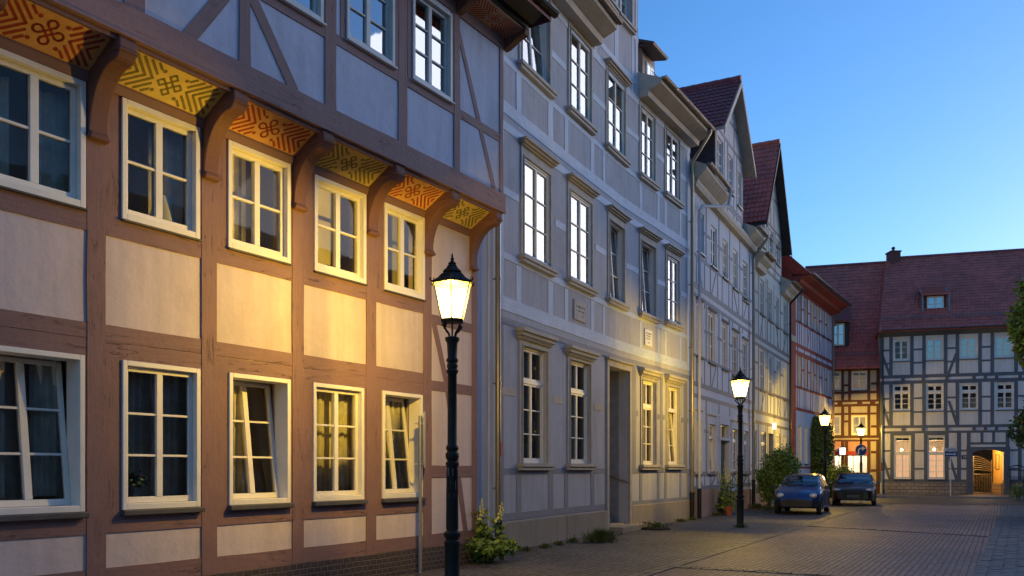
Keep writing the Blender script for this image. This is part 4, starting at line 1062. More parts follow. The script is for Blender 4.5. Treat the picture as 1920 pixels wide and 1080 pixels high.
# timbers of house 7
X=lambda x:x
it=[]
zz=lambda y,x=1750: zf(x,y)
for y,w in ((704.5,.2),(715.5,.2),(654,.11),(679,.11),(746,.11),(772,.11),(799.5,.17),(810,.14)):
    if y in (654,679,746,772):
        segs=[(1655,1670),(1710,1733),(1773,1795),(1837,1860),(1904,1928),(1968,1990)]
        for a_,b_ in segs: it.append(('h',a_,b_,zz(y,1750),w))
    else: it.append(('h',1651,1990,zz(y),w))
zA=E7-.05
for x,wd in ((1653,.22),(1670.5,.2),(1709.8,.2),(1732.5,.2),(1773,.2),(1795,.2),(1837.5,.2),(1860.5,.2),(1905,.2),(1927,.2),(1971,.2)):
    it+=[('v',x,zz(704),zA,wd),('v',x,zz(799),zz(716),wd)]
for x,wd in ((1653,.22),(1672.5,.2),(1711.5,.2),(1735.5,.2),(1775,.2),(1798,.22),(1816,.2),(1889,.2),(1912,.2)): it.append(('v',x,.82,zz(811),wd))
for a_,b_ in ((1655,1670),(1713,1734),(1777,1797),(1799,1815),(1893,1912)): 
    for y in (845,879): it.append(('h',a_,b_,zz(y),.11))
for a_,b_ in ((1651,1816),(1889,1990)): it.append(('h',a_,b_,zz(902),.2))
it+=[('h',1816,1889,zz(832),.14)]
for x in (1841,1863): it.append(('v',x,zz(832),zz(811),.16))
# sills heads darker around the windows
for (x0,x1,yt) in ((1673,1708,719),(1735,1771,718.5),(1799,1836,718),(1865.5,1902.5,716.5)): it.append(('h',x0,x1,zf(x0,yt)+.07,.17))
for (x0,x1,yt) in ((1673,1712,815.5),(1736,1776,815)): it.append(('h',x0,x1,zf(x0,yt)+.04,.16))
it+=[('d',1655,zz(664),1669,zz(702),.15),('d',1793,zz(664),1778,zz(702),.15),('d',1905,zz(664),1922,zz(702),.15),('d',1655,zz(757),1668,zz(797),.15),('d',1779,zz(752),1794,zz(797),.15),('d',1655,zz(858),1669,zz(901),.15),('d',1780,zz(856),1794,zz(901),.15)]
timb(F7,H7,it,'h7_wood',o=.014)
# joist ends
for x in (1693,1731,1775,1826,1847,1868,1912,1940): 
    for y0,y1 in ((707.3,712.5),(802.2,807.5)): 
        mb=MB(); fbox(mb,F7,F7.u(x-3),F7.u(x+3),0,.09,zz(y1),zz(y0),0); mb.build('joist_end',M['h7_wood'],H7)
# eaves + roof
cornice(F7,-.1,F7.len,[(0,E7-.35),(.1,E7-.3),(.5,E7-.1),(.55,E7+.02),(0,E7+.05)],H7,'h7_wood')
ro=mainroof(F7,H7,-.15,F7.len,E7+.0,.55,11.2,42.9,M['tile'],tile=True,rs=1.2)
_,ra,rb,rc,rd=ro
gutter(F7,0,F7.len,.62,E7,H7,.07,'zinc')
mb=MB(); n=60
for k in range(n):
    p0=rc.lerp(rd,k/n); p1=rc.lerp(rd,(k+1.15)/n); mb.tube([p0,p1],[.14,.12],8)
mb.build('ridge_tile',M['tile_dark'],H7)
def roofpt(x,t): # column x along the eave line, t up the slope
    u=F7.u(x)/F7.len; return ra.lerp(rb,u).lerp(rc.lerp(rd,u),t)
mb=MB(); 
for t in (.105,.12): mb.tube([roofpt(1655,t)+Vector((0,-.1,.16)),roofpt(1985,t)+Vector((0,-.1,.16))],.015,5)
for k in range(22): 
    x=1658+k*15; mb.tube([roofpt(x,.1)+Vector((0,0,0)),roofpt(x,.115)+Vector((0,-.1,.2))],.015,4)
mb.build('snow_guard',M['zinc'],H7)
# chimney
cxp=roofpt(1666,.97); ch=MB(); s=.31
ch.box(cxp.x-s,cxp.x+s,cxp.y-.3,cxp.y+.5,cxp.z-.8,cxp.z+.52); ch.box(cxp.x-s-.05,cxp.x+s+.05,cxp.y-.35,cxp.y+.55,cxp.z+.52,cxp.z+.60)
c_=ch.build('chimney',plain('chimney_brick',(.16,.06,.05),.85,0,.2,8,.4,15),H7)
ch=MB(); ch.lathe([(.1,cxp.z+.60),(.08,cxp.z+.80),(.13,cxp.z+.82),(.13,cxp.z+.86),(.05,cxp.z+.95)],10,cxp.x,cxp.y+.1); ch.build('chimney_pot',M['metal_dark'],c_)
def dormer(F,H,x0,x1,yt,yb,face_o,roofmat,wallmat,zt_extra,rows=(1,1),wx=None,over=.25,slope=25,pipes=False,depthb=3.0):
    a,b=F.u(x0),F.u(x1); i=0
    d_,n_=F.dn(0)
    # real distance of the dormer face is behind the facade: correct heights for it
    Z0=F.Z((x0+x1)/2)-n_.y*0
    def zf2(y):
        Z=F.Z((x0+x1)/2)+(-face_o)*abs(n_.y); return HC+(HY-y)*Z/FPX
    zt,zb=zf2(yt),zf2(yb)
    dm=None
    mb=MB(); fbox(mb,F,a,b,face_o-depthb,face_o,zb-.55,zt+.1,i); dm=mb.build('dormer',M[wallmat],H)
    wx0,wx1=wx; ua,ub=F.u(wx0),F.u(wx1)
    mb=MB(); c=.09; o=face_o+.04
    for p,q,r_,s_ in ((ua,ua+c,zb,zt-.15),(ub-c,ub,zb,zt-.15),(ua,ub,zb-.001,zb+c),(ua,ub,zt-.15-c,zt-.149),((ua+ub)/2-.06,(ua+ub)/2+.06,zb,zt-.15),(ua,ub,(zb+zt)/2-.09,(zb+zt)/2-.06)): fbox(mb,F,p,q,face_o,o+(.004 if q-p<.2 else 0),r_,s_,i)
    mb.build('window_frame',M['white'],dm)
    mb=MB(); mb.quad(F.p(ua,face_o+.012,zb),F.p(ub,face_o+.012,zb),F.p(ub,face_o+.012,zt-.15),F.p(ua,face_o+.012,zt-.15)); mb.build('window_pane',M['glass_hi'],dm)
    mb=MB(); p0=F.p(a-over,face_o+.3,zt-.02,i); p1=F.p(b+over,face_o+.3,zt-.02,i); dz=depthb*math.tan(R(slope))
    q0=F.p(a-over,face_o-depthb,zt+dz,i); q1=F.p(b+over,face_o-depthb,zt+dz,i)
    tiles(mb,p0,p1,q0,q1,.2,.3,.03,4,.03); k=Vector((0,0,-.1)); mb.prism([p0+k,q0+k,q0,p0],[p1+k,q1+k,q1,p1]); mb.build('dormer_roof',M[roofmat],dm)
    if pipes:
        mb=MB()
        for u in (a-over+.02,b+over-.02): mb.tube([F.p(u,face_o+.25,zb-.3,i),F.p(u,face_o+.15,zt+.0,i),F.p(u,face_o-1.0,zt+.5,i)],.06,6)
        mb.build('lead_flashing',M['zinc'],dm)
    return dm
dormer(F7,H7,1738,1781,551,585,-1.0,'tile','h6_wood',0,wx=(1743.5,1775.5),pipes=True,depthb=2.1,slope=22,over=.12)
body(F7,H7,E7-.05,11,M['h7_plaster'],3.0)
# the lit hall lamps seen through the two ground floor windows
mb=MB()
for x in (1695,1757): 
    p=F7.p(F7.u(x),-.9,zf(1750,842),0); n=6
    mb.lathe([(.02,p.z-.09),(.08,p.z-.05),(.09,p.z),(.05,p.z+.07),(.01,p.z+.09)],10,p.x,p.y)
mb.build('pendant_lamp',emis('warm_pendant_glow',(1,.72,.38),1.6),H7,smooth=True)
L=bpy.data.lights.new('hall_light','POINT'); L.energy=6; L.color=(1,.66,.36); L.shadow_soft_size=.2
for x in (1692,1755):
    o=bpy.data.objects.new('hall_light',L); col.objects.link(o); p=F7.p(F7.u(x),-1.2,2.9,0); o.location=p-wloc(H7); o.parent=H7
L=bpy.data.lights.new('passage_light','POINT'); L.energy=26; L.color=(1,.60,.20); L.shadow_soft_size=.12
o=bpy.data.objects.new('passage_light',L); col.objects.link(o); o.location=Vector(F7.p(um-.2,-1.3,az-.1,0))-wloc(H7); o.parent=H7
# open the inner wall where the passage runs: passage is nearer, so drop the inner wall there
for ob in list(H7.children):
    if ob.name.startswith('inner_wall'):
        bpy.data.objects.remove(ob)
mb=MB()
mb.quad(q7(0,-3,.05),q7(a0-.1,-3,.05),q7(a0-.1,-3,E7-.2),q7(0,-3,E7-.2)); mb.quad(q7(a0-.1,-3,az+.35),q7(F7.len,-3,az+.35),q7(F7.len,-3,E7-.2),q7(a0-.1,-3,E7-.2))
mb.quad(q7(0,0,az+.6),q7(F7.len,0,az+.6),q7(F7.len,-3,az+.6),q7(0,-3,az+.6))
mb.build('inner_wall',M['room'],H7)
# rear wall has to open onto the yard behind the passage
for ob in list(H7.children):
    if ob.name.startswith('side_wall'): bpy.data.objects.remove(ob)
mb=MB(); D7=11
m9=MB(); m9.quad(q7(a0-2,-PD-5,0),q7(a1+4,-PD-5,0),q7(a1+4,-PD-5,az+.6),q7(a0-2,-PD-5,az+.6)); m9.build('dark_yard_backdrop',M['darkboard'],H7)  # dark sheet standing in for the unlit yard beyond the gate
mb.quad(q7(0,-D7,0),q7(0,0,0),q7(0,0,E7),q7(0,-D7,E7)); mb.quad(q7(F7.len,0,0),q7(F7.len,-D7,0),q7(F7.len,-D7,E7),q7(F7.len,0,E7))
mb.quad(q7(0,-PD-.01,0),q7(a0-.05,-PD-.01,0),q7(a0-.05,-PD-.01,E7),q7(0,-PD-.01,E7)); mb.quad(q7(a0-.05,-PD-.01,az+.3),q7(F7.len,-PD-.01,az+.3),q7(F7.len,-PD-.01,E7),q7(a0-.05,-PD-.01,E7)); mb.quad(q7(a1+.05,-PD-.01,0),q7(F7.len,-PD-.01,0),q7(F7.len,-PD-.01,az+.3),q7(a1+.05,-PD-.01,az+.3))
mb.build('side_wall',M['h7_plaster'],H7)
# house number plate
def textobj(name,s,size,loc,nrm,mat,parent,ext=.004,flip=False):
    c=bpy.data.curves.new(name,'FONT'); c.body=s; c.size=size; c.extrude=ext; c.align_x='CENTER'; c.align_y='CENTER'
    t=bpy.data.objects.new(name,c); col.objects.link(t)
    dg=bpy.context.evaluated_depsgraph_get(); me=bpy.data.meshes.new_from_object(t.evaluated_get(dg)); bpy.data.objects.remove(t)
    o=bpy.data.objects.new(name,me); col.objects.link(o); me.materials.clear(); me.materials.append(mat)
    o.parent=parent; o.location=Vector(loc)-wloc(parent); o.rotation_euler=(R(90),0,math.atan2(nrm[0],-nrm[1]))
    return o
d_,n_=F7.dn(0)
mb=MB(); un=F7.u(1808.3); zn=zz(857,1808); fbox(mb,F7,un-.15,un+.15,0.0,.03,zn-.12,zn+.12,0); pl_=mb.build('number_plate',plain('blue_enamel',(.04,.045,.09),.35,0,.05),H7)
textobj('number','28',.2,F7.p(un,.033,zn,0),(n_.x,n_.y),M['white'],pl_,.002)
pipe(F7,1655,E7-.3,0,H7,'lead',.1,.05,None,.3)
# ---------------- house 6
H6=house_root(F6,'shop_house','narrow cream house with chestnut timbers and lit red shop front',x=1600)
zf6=lambda x,y:F6.z(x,y)
hs=[]
def W(x0,x1,yt,yb,**k): hs.append(simplewin(F6,H6,x0,x1,yt,yb,wm='white',mull=.07,sw=.05,rows=(1,1),glass='glass',**k))
for x0,x1 in ((1549,1577),(1597,1626)): W(x0,x1,696.5,732); W(x0,x1,779.5,816)
sh0,sh1=F6.u(1586),F6.u(1627); szt=zf6(1600,853)
hs.append((sh0,sh1,.35,szt)); hs.append((F6.u(1556),F6.u(1582),.35,szt))
E6=zf6(1600,690)
mb=MB(); fwall(mb,F6,0,F6.len,0,E6,hs,0,.2); mb.build('wall',M['h6_plaster'],H6)
M['shop_pink']=plain('pink_shop_fascia',(.62,.30,.24),.8,0,.06); M['shop_red']=plain('red_shop_band',(.45,.045,.03),.7,0,.08)
mb=MB(); fbox(mb,F6,F6.u(1556),F6.u(1627),0,.015,zf6(1600,846),zf6(1600,828),0); mb.build('fascia',M['shop_pink'],H6)
mb=MB(); fbox(mb,F6,F6.u(1556),F6.u(1627),0,.05,szt,zf6(1600,846),0); mb.build('fascia_band',M['shop_red'],H6)
y6=lambda y:zf6(1600,y)
it=[('h',1550,1648,y6(736),.16),('h',1550,1648,y6(752),.13),('h',1550,1648,y6(760),.15),('h',1550,1648,y6(776),.13),('h',1550,1648,y6(819),.16),('h',1550,1648,y6(826),.12),('h',1550,1648,y6(693),.15)]
for x in (1580,1593,1629,1646): it+=[('v',x,y6(752),E6,.17),('v',x,y6(819),y6(760),.17)]
for x in (1580,1587,1629,1646): it.append(('v',x,0,y6(826),.2))
it+=[('h',1633,1645,y6(y),.15) for y in (720,800,848,882)]+[('h',1582,1592,y6(y),.13) for y in (722,790)]
for x in (1560,1575,1612,1636): it.append(('v',x,y6(760),y6(752),.3))
timb(F6,H6,it,'h6_wood',o=.02)
# shop window frame, glass, lit back wall and shelf goods silhouettes
mb=MB()
for u0_,u1_ in ((sh0,sh1),(F6.u(1556),F6.u(1582))):
    n_m=3
    for k in range(n_m+1):
        u=u0_+(u1_-u0_-.06)*k/n_m; fbox(mb,F6,u,u+.06,-.15,-.08,.35,szt,0)
    fbox(mb,F6,u0_,u1_,-.15,-.08,.35,.42,0); fbox(mb,F6,u0_,u1_,-.15,-.08,szt-.06,szt,0)
sf=mb.build('shop_window',M['white'],H6)
mb=MB()
for u0_,u1_ in ((sh0,sh1),(F6.u(1556),F6.u(1582))): mb.quad(F6.p(u0_,-.11,.35),F6.p(u1_,-.11,.35),F6.p(u1_,-.11,szt),F6.p(u0_,-.11,szt))
mb.build('glass',M['glass'],sf)
mb=MB(); mb.quad(F6.p(F6.u(1550),-2.0,.0),F6.p(F6.u(1640),-2.0,.0),F6.p(F6.u(1640),-2.0,szt+.3),F6.p(F6.u(1550),-2.0,szt+.3)); mb.build('shop_back_wall',plain('shop_wall_white',(.5,.48,.42),.8),H6)
rr=random.Random(9); mb=MB()
for k in range(16):
    u=sh0+.1+rr.random()*(sh1-sh0-.2); z=.4+rr.choice((0,.45,.9)); w=rr.uniform(.05,.14); h=rr.uniform(.15,.38); o=-.5-rr.random()*.8; p=F6.p(u,o,z,0); mb.lathe([(w*.6,z),(w,z+h*.3),(w*.9,z+h*.7),(w*.4,z+h)],8,p.x,p.y)
for z in (.38,.83,1.28): fbox(mb,F6,sh0,sh1,-1.4,-.4,z-.03,z,0)
mb.build('display_goods',M['white_blue'],sf)
L=bpy.data.lights.new('shop_light','POINT'); L.energy=20; L.color=(1,.86,.66); L.shadow_soft_size=.2
for x in (1570,1606):
    o=bpy.data.objects.new('shop_light',L); col.objects.link(o); o.location=F6.p(F6.u(x),-.9,2.25,0)-wloc(H6); o.parent=H6
cornice(F6,0,F6.len,[(0,E6-.15),(.35,E6-.1),(.42,E6+.02),(0,E6+.04)],H6,'h6_wood')
ro6=mainroof(F6,H6,0,F6.len,E6+.02,.45,0.001+2*5.7,51.4,M['tile'],tile=True,rs=1.2)
_,sa,sb,sc_,sd=ro6
def roof6(x,t):
    u=F6.u(x)/F6.len; return sa.lerp(sb,u).lerp(sc_.lerp(sd,u),t)
mb=MB(); n=44
for k in range(n): mb.tube([sc_.lerp(sd,k/n),sc_.lerp(sd,(k+1.15)/n)],[.14,.12],8)
mb.build('ridge_tile',M['tile_dark'],H6)
mb=MB(); mb.tube([roof6(1555,.1)+Vector((0,-.1,.16)),roof6(1645,.1)+Vector((0,-.1,.16))],.015,5); mb.tube([roof6(1555,.085)+Vector((0,-.1,.16)),roof6(1645,.085)+Vector((0,-.1,.16))],.015,5)
for k in range(8): mb.tube([roof6(1560+k*11,.08),roof6(1560+k*11,.1)+Vector((0,-.1,.18))],.014,4)
mb.build('snow_guard',M['zinc'],H6)
dormer(F6,H6,1556,1594,602,648,-.65,'tile_dark','darkboard',0,wx=(1560,1585),depthb=3.0,slope=28,over=.15)
mb=MB(); fbox(mb,F6,F6.len-.02,F6.len+.06,-.1,.12,0,E6-.1,0); mb.build('downpipe',M['metal_dark'],H6)
body(F6,H6,E6-.02,11,M['h6_plaster'],3.5)
# lit box sign on the shop
mb=MB(); u=F6.u(1579); 
bs=empty('lit_sign',tuple(F6.p(u,.5,y6(845),0)),'small white lit box sign in dark casing projecting from the shop front','sign')
mb=MB(); mb.prism([F6.p(u-.17,.35,y6(853)),F6.p(u+.17,.35,y6(853)),F6.p(u+.17,.35,y6(838)),F6.p(u-.17,.35,y6(838))],[F6.p(u-.17,.6,y6(853)),F6.p(u+.17,.6,y6(853)),F6.p(u+.17,.6,y6(838)),F6.p(u-.17,.6,y6(838))]); mb.build('casing',M['darkboard'],bs)
mb=MB(); fbox(mb,F6,u-.14,u+.14,.602,.606,y6(852.5),y6(840),0); fbox(mb,F6,u-.176,u-.172,.38,.57,y6(852.5),y6(839),0); mb.build('lit_face',emis('sign_glow',(.8,.88,1),.5),bs)
mb=MB(); mb.tube([F6.p(u,0,y6(838)+.05),F6.p(u,.6,y6(838)+.05)],.015,5); mb.build('sign_arm',M['metal_dark'],bs)
# ================================================================== houses on the other side of the street (seen in the window panes)
def opp(x0,y0,x1,y1,h,pitch,name,label,wm,tm):
    A=Vector((x0,y0,0)); B=Vector((x1,y1,0)); d=(B-A).normalized(); n=Vector((-d.y,d.x,0)); r=empty(name,tuple((A+B)/2),label,'house')
    L=(B-A).length; D=8; up=Vector((0,0,h)); back=-n*D
    mb=MB(); mb.prism([A,B,B+back,A+back],[A+up,B+up,B+back+up,A+back+up]); mb.build('wall',M[wm],r)
    mb=MB(); e=n*.5; rz=Vector((0,0,h+(D/2)*math.tan(R(pitch)))); k=Vector((0,0,h-.1))
    mb.prism([A+e+k,A+back/2+rz,A+back-e+k],[B+e+k,B+back/2+rz,B+back-e+k]); mb.build('roof',M['tile_dark'],r)
    mb=MB(); mf=MB(); nw=int(L/1.9)
    for fl in range(int(h/2.9)):
        for j in range(nw):
            c=A+d*(1.0+j*(L-2)/max(1,nw-1))+Vector((0,0,1.0+fl*2.8))
            def q(a,z,o): return c+d*a+Vector((0,0,z))+n*o
            mb.quad(q(-.42,0,.012),q(.42,0,.012),q(.42,1.4,.012),q(-.42,1.4,.012))
            for a0_,a1_,z0_,z1_ in ((-.47,-.4,-.05,1.45),(.4,.47,-.05,1.45),(-.4,.4,1.38,1.45),(-.4,.4,-.05,.02),(-.03,.03,.02,1.38),(-.4,-.03,.68,.72),(.03,.4,.68,.72)):
                mf.prism([q(a0_,z0_,0),q(a1_,z0_,0),q(a1_,z1_,0),q(a0_,z1_,0)],[q(a0_,z0_,.04),q(a1_,z0_,.04),q(a1_,z1_,.04),q(a0_,z1_,.04)])
    mb.build('window_pane',M['glass'],r); mf.build('window_frame',M['white_blue'],r)
    mb=MB(); z=0
    for fl in range(int(h/2.9)+1):
        z=.15+2.8*fl; mb.prism([A+n*0+Vector((0,0,z)),B+Vector((0,0,z)),B+Vector((0,0,z+.2)),A+Vector((0,0,z+.2))],[q_+n*.02 for q_ in (A+Vector((0,0,z)),B+Vector((0,0,z)),B+Vector((0,0,z+.2)),A+Vector((0,0,z+.2)))])
    for j in range(nw+1):
        c=A+d*(.1+j*(L-.2)/nw); mb.prism([c-d*.08,c+d*.08,c+d*.08+up,c-d*.08+up],[q_+n*.017 for q_ in (c-d*.08,c+d*.08,c+d*.08+up,c-d*.08+up)])
    mb.build('timber_frame',M['h4_wood'],r)
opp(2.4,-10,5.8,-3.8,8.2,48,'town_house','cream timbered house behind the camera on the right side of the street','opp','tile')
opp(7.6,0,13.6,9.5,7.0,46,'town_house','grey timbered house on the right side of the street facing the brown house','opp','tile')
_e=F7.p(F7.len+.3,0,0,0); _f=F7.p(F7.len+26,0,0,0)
opp(_f.x,_f.y,_e.x,_e.y,7.5,46,'town_house','unseen town house added right of the wide white house to block the low sky glow','opp','tile')  # out of view, added to keep bright horizon out of window reflections
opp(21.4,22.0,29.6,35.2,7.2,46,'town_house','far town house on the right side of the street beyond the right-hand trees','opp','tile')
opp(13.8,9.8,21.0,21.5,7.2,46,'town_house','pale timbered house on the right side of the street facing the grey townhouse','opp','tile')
# ================================================================== street lamps
FACE=Vector((0,-1,0))
def lampglass():
    m=bpy.data.materials.new('lantern_glass'); m.use_nodes=True; t=m.node_tree; t.nodes.clear()
    o=N(t,'ShaderNodeOutputMaterial'); ad=N(t,'ShaderNodeAddShader'); tr=N(t,'ShaderNodeBsdfTransparent'); e=N(t,'ShaderNodeEmission')
    tr.inputs[0].default_value=(1,.96,.85,1)
    tc=N(t,'ShaderNodeTexCoord').outputs['Object']
    d=N(t,'ShaderNodeVectorMath',operation='DISTANCE'); t.links.new(tc,d.inputs[0]); d.inputs[1].default_value=(0,0,3.82)
    t.links.new(ramp(t,d.outputs['Value'],[(.10,(1,.84,.42)),(.32,(1,.70,.20))]),e.inputs['Color'])
    mr=N(t,'ShaderNodeMapRange'); mr.inputs['From Min'].default_value=.1; mr.inputs['From Max'].default_value=.36; mr.inputs['To Min'].default_value=.85; mr.inputs['To Max'].default_value=.15
    t.links.new(d.outputs['Value'],mr.inputs['Value']); t.links.new(mr.outputs[0],e.inputs['Strength'])
    t.links.new(tr.outputs[0],ad.inputs[0]); t.links.new(e.outputs[0],ad.inputs[1]); t.links.new(ad.outputs[0],o.inputs[0]); return m
M['lamp_glass']=lampglass()
LG='lit lantern lamps along the street'
def make_lamp(x,y):
    r=empty('street_lamp',(x,y,0),'nearest and largest lit lantern lamp on a black post in front of the brown house','street lamp',LG)
    mb=MB(); mb.lathe([(.115,-.02),(.115,.04),(.098,.06),(.096,.70),(.105,.72),(.105,.76),(.085,.78),(.085,.80),(.11,.83),(.11,.87),(.075,.90),(.070,1.70),(.086,1.74),(.086,1.77),(.064,1.79),(.085,1.83),(.088,1.88),(.064,1.92),(.082,1.945),(.082,1.97),(.062,2.0),(.058,2.90),(.078,2.93),(.078,2.955),(.06,2.97),(.074,3.01),(.06,3.05),(.078,3.07),(.078,3.09),(.06,3.12),(.066,3.24),(.068,3.30),(.092,3.335),(.095,3.37),(.06,3.385),(.02,3.39)],18,x,y)
    # fluted lower shaft
    for k in range(10):
        a=2*math.pi*k/10; mb.tube([(x+.072*math.cos(a),y+.072*math.sin(a),.92),(x+.066*math.cos(a),y+.066*math.sin(a),1.68)],.009,5)
    mb.build('post',M['metal_dark'],r,smooth=True)
    # cradle
    mb=MB(); z0,z1=3.38,3.575
    for k in range(4):
        a=math.pi/4+k*math.pi/2; c,s=math.cos(a),math.sin(a)
        pts=[(x+c*q,y+s*q,z) for q,z in ((.05,3.38),(.065,3.43),(.115,3.47),(.14,3.52),(.125,3.565),(.10,3.575))]; mb.tube(pts,.013,6)
        mb.tube([(x+c*.14,y+s*.14,3.50),(x+c*.165,y+s*.165,3.515),(x+c*.16,y+s*.16,3.54)],.010,5)
    mb.tube([(x,y,3.38),(x,y,3.58)],.012,6)
    rt=R(30)
    mb.lathe([(.135,3.565),(.158,3.57),(.162,3.60),(.145,3.602)],6,x,y,rt); mb.build('cradle',M['metal_dark'],r)
    # lantern bars
    mb=MB(); b0,b1,h0,h1=.150,.262,3.60,4.06
    C=[((x+b0*math.cos(R(60*k+30)-0),y+b0*math.sin(R(60*k+30)),h0),(x+b1*math.cos(R(60*k+30)),y+b1*math.sin(R(60*k+30)),h1)) for k in range(6)]
    for k in range(6):
        mb.tube([C[k][0],C[k][1]],.010,4); mb.tube([C[k][1],C[(k+1)%6][1]],.012,4); mb.tube([C[k][0],C[(k+1)%6][0]],.010,4)
    mb.build('lantern_frame',M['metal_dark'],r)
    g=MB()
    for k in range(6):
        a,b=C[k],C[(k+1)%6]; g.quad(a[0],b[0],b[1],a[1])
    g.build('lantern_glass',M['lamp_glass'],r)
    mb=MB(); mb.lathe([(.285,4.055),(.29,4.075),(.20,4.13),(.155,4.18),(.12,4.20),(.135,4.215),(.085,4.26),(.06,4.30),(.045,4.31),(.06,4.325),(.03,4.345)],6,x,y,rt)
    for k in range(6):
        a=R(60*k+30); mb.tube([(x+.28*math.cos(a),y+.28*math.sin(a),4.06),(x+.315*math.cos(a),y+.315*math.sin(a),4.09),(x+.31*math.cos(a),y+.31*math.sin(a),4.115)],.010,5)
        a=R(60*k); mb.tube([(x+.245*math.cos(a),y+.245*math.sin(a),4.07),(x+.235*math.cos(a),y+.235*math.sin(a),4.15)],[.012,.004],5)
    rf=mb.build('lantern_roof',M['metal_dark'],r)
    mb=MB(); mb.lathe([(.022,4.33),(.03,4.35),(.016,4.365),(.026,4.385),(.012,4.40),(.014,4.42),(.003,4.46)],10,x,y); mb.build('finial',M['metal_dark'],rf,smooth=True)
    L=bpy.data.lights.new('lamp_light','POINT'); L.energy=78; L.color=(1.0,.64,.07); L.shadow_soft_size=.035
    o=bpy.data.objects.new('lamp_light',L); col.objects.link(o); o.parent=r; o.location=(0,0,3.84)
    return r
def at(x,Z): return ((x-CX)/FPX*Z,Z)
def copytree(r):
    n=r.copy(); col.objects.link(n)
    def rec(s,d):
        for ch in list(s.children):
            c=ch.copy(); col.objects.link(c); c.parent=d; rec(ch,c)
    rec(r,n); return n
lp=at(848,10.4); lamp=make_lamp(*lp)
st=MB()
for k,(z,h,a) in enumerate(((1.60,.11,-.3),(1.42,.12,.25),(1.31,.07,0))):
    pts=[]; w=.035
    def cyl(t,zz): ang=-math.pi/2+a+t; return (lp[0]+.0725*math.cos(ang),lp[1]+.0725*math.sin(ang),zz)
    st.quad(cyl(-w/.07,z),cyl(w/.07,z),cyl(w/.07,z+h),cyl(-w/.07,z+h))
lamps=[lamp]
for k,(x,Z,lab) in enumerate(((1388,23.7,'second lit lantern lamp on the pavement by the green door, left of the blue car'),(1546.5,39,'lit lantern lamp between the ivy column and the black car'),(1614.5,50.8,'farthest lit lantern lamp standing right before the red shop front'))):
    c=copytree(lamp); q=at(x,Z); c.location=(q[0],q[1],0); c['label']=lab; lamps.append(c)
lamp.scale=(.95,)*3
o=st.build('sticker',[plain('sticker_paper',(.35,.30,.26),.6,0,.5,30),],lamp); o['label']='worn stickers stuck half way up the lamp post'
# ================================================================== ground
ANG=math.atan2(.575,1)   # street heading from +Y towards +X
M['ground']=plain('earth_and_gravel',(.10,.085,.07),.95,0,.3,2,.5,20)
M['paver']=brickmat('red_grey_pavers',(.12,.083,.085),(.28,.20,.20),(.012,.009,.008),ANG-R(90),.19,.10,True,.014,.6,1.0,spec=.35,wob=.5)
M['cobble']=brickmat('grey_brown_cobbles',(.08,.07,.063),(.24,.21,.185),(.008,.007,.006),ANG-R(90),.15,.125,True,.022,.6,1.0,spec=.35,wob=.9)
M['setts']=brickmat('blue_grey_setts',(.07,.085,.09),(.12,.14,.145),(.012,.014,.016),ANG-R(90),.30,.185,True,.014,.55,1.0,spec=.4,wob=.12)
M['asphalt']=plain('asphalt',(.05,.046,.045),.7,0,.2,1.2,.35,50)
M['kerb']=plain('granite_kerb',(.30,.26,.22),.7,0,.15,4,.3,30)
def sheet(name,pts,z,mat,th=0):
    mb=MB(); 
    if th: mb.prism([(x,y,z-th) for x,y in pts],[(x,y,z) for x,y in pts])
    else:
        n=len(mb.v); mb.v+=[(x,y,z) for x,y in pts]; mb.f.append(tuple(range(n,n+len(pts)))); mb.m.append(0)
    return prop(mb.build(name,mat),kind='structure')
sheet('ground',[(-200,-200),(260,-200),(260,300),(-200,300)],-.012,M['ground'])
Lb=lambda y: 3.75+.56*(y-15.8); Rb=lambda y: 6.9+.595*(y-12.8)
sheet('parking_strip',[(Lb(-12)-8,-12),(Lb(-12),-12),(Lb(15.8),15.8),(Lb(38),38),(Lb(38)-1.2,43),(Lb(38)-8,46),(Lb(38)-9,40),(3,26),(-3,16),(-7,8)],-.004,M['cobble'])
sheet('road',[(Lb(-12),-12),(Rb(-12),-12),(Rb(36.8),36.8),(Lb(38.6),39.2),(Lb(15.8),15.8)],.0,M['paver'])
sheet('right_pavement',[(Rb(-12),-12),(Rb(-12)+5,-12),(Rb(36.8)+6,35),(Rb(36.8),36.8)],.0,M['cobble'])
mb=MB(); rr=random.Random(12); dx,dy=math.sin(ANG2:=math.atan2(.595,1)),math.cos(ANG2)
mb.prism([(Rb(2),2,-.03),(Rb(2)+.92,2,-.03),(Rb(36.6)+.92,36.4,-.03),(Rb(36.6),36.6,-.03)],[(Rb(2),2,.002),(Rb(2)+.92,2,.002),(Rb(36.6)+.92,36.4,.002),(Rb(36.6),36.6,.002)])
for j_ in range(4):
    t=4.0+rr.random()*.3
    while t*dy<36:
        l=rr.uniform(.24,.36); y_=t*dy; x_=Rb(y_)+.02+.225*j_+rr.uniform(-.008,.008); w_=.19+rr.uniform(-.01,.01); h=.014+rr.uniform(-.004,.005)
        c=[(x_,y_),(x_+w_,y_),(x_+w_+dx*(l-.022),y_+dy*(l-.022)),(x_+dx*(l-.022),y_+dy*(l-.022))]
        mb.prism([(a,b,0) for a,b in c],[(a,b,h) for a,b in c]); t+=l
prop(mb.build('gutter_setts',plain('slate_sett',(.085,.10,.11),.6,0,.4,2.5,.4,30)),kind='structure')
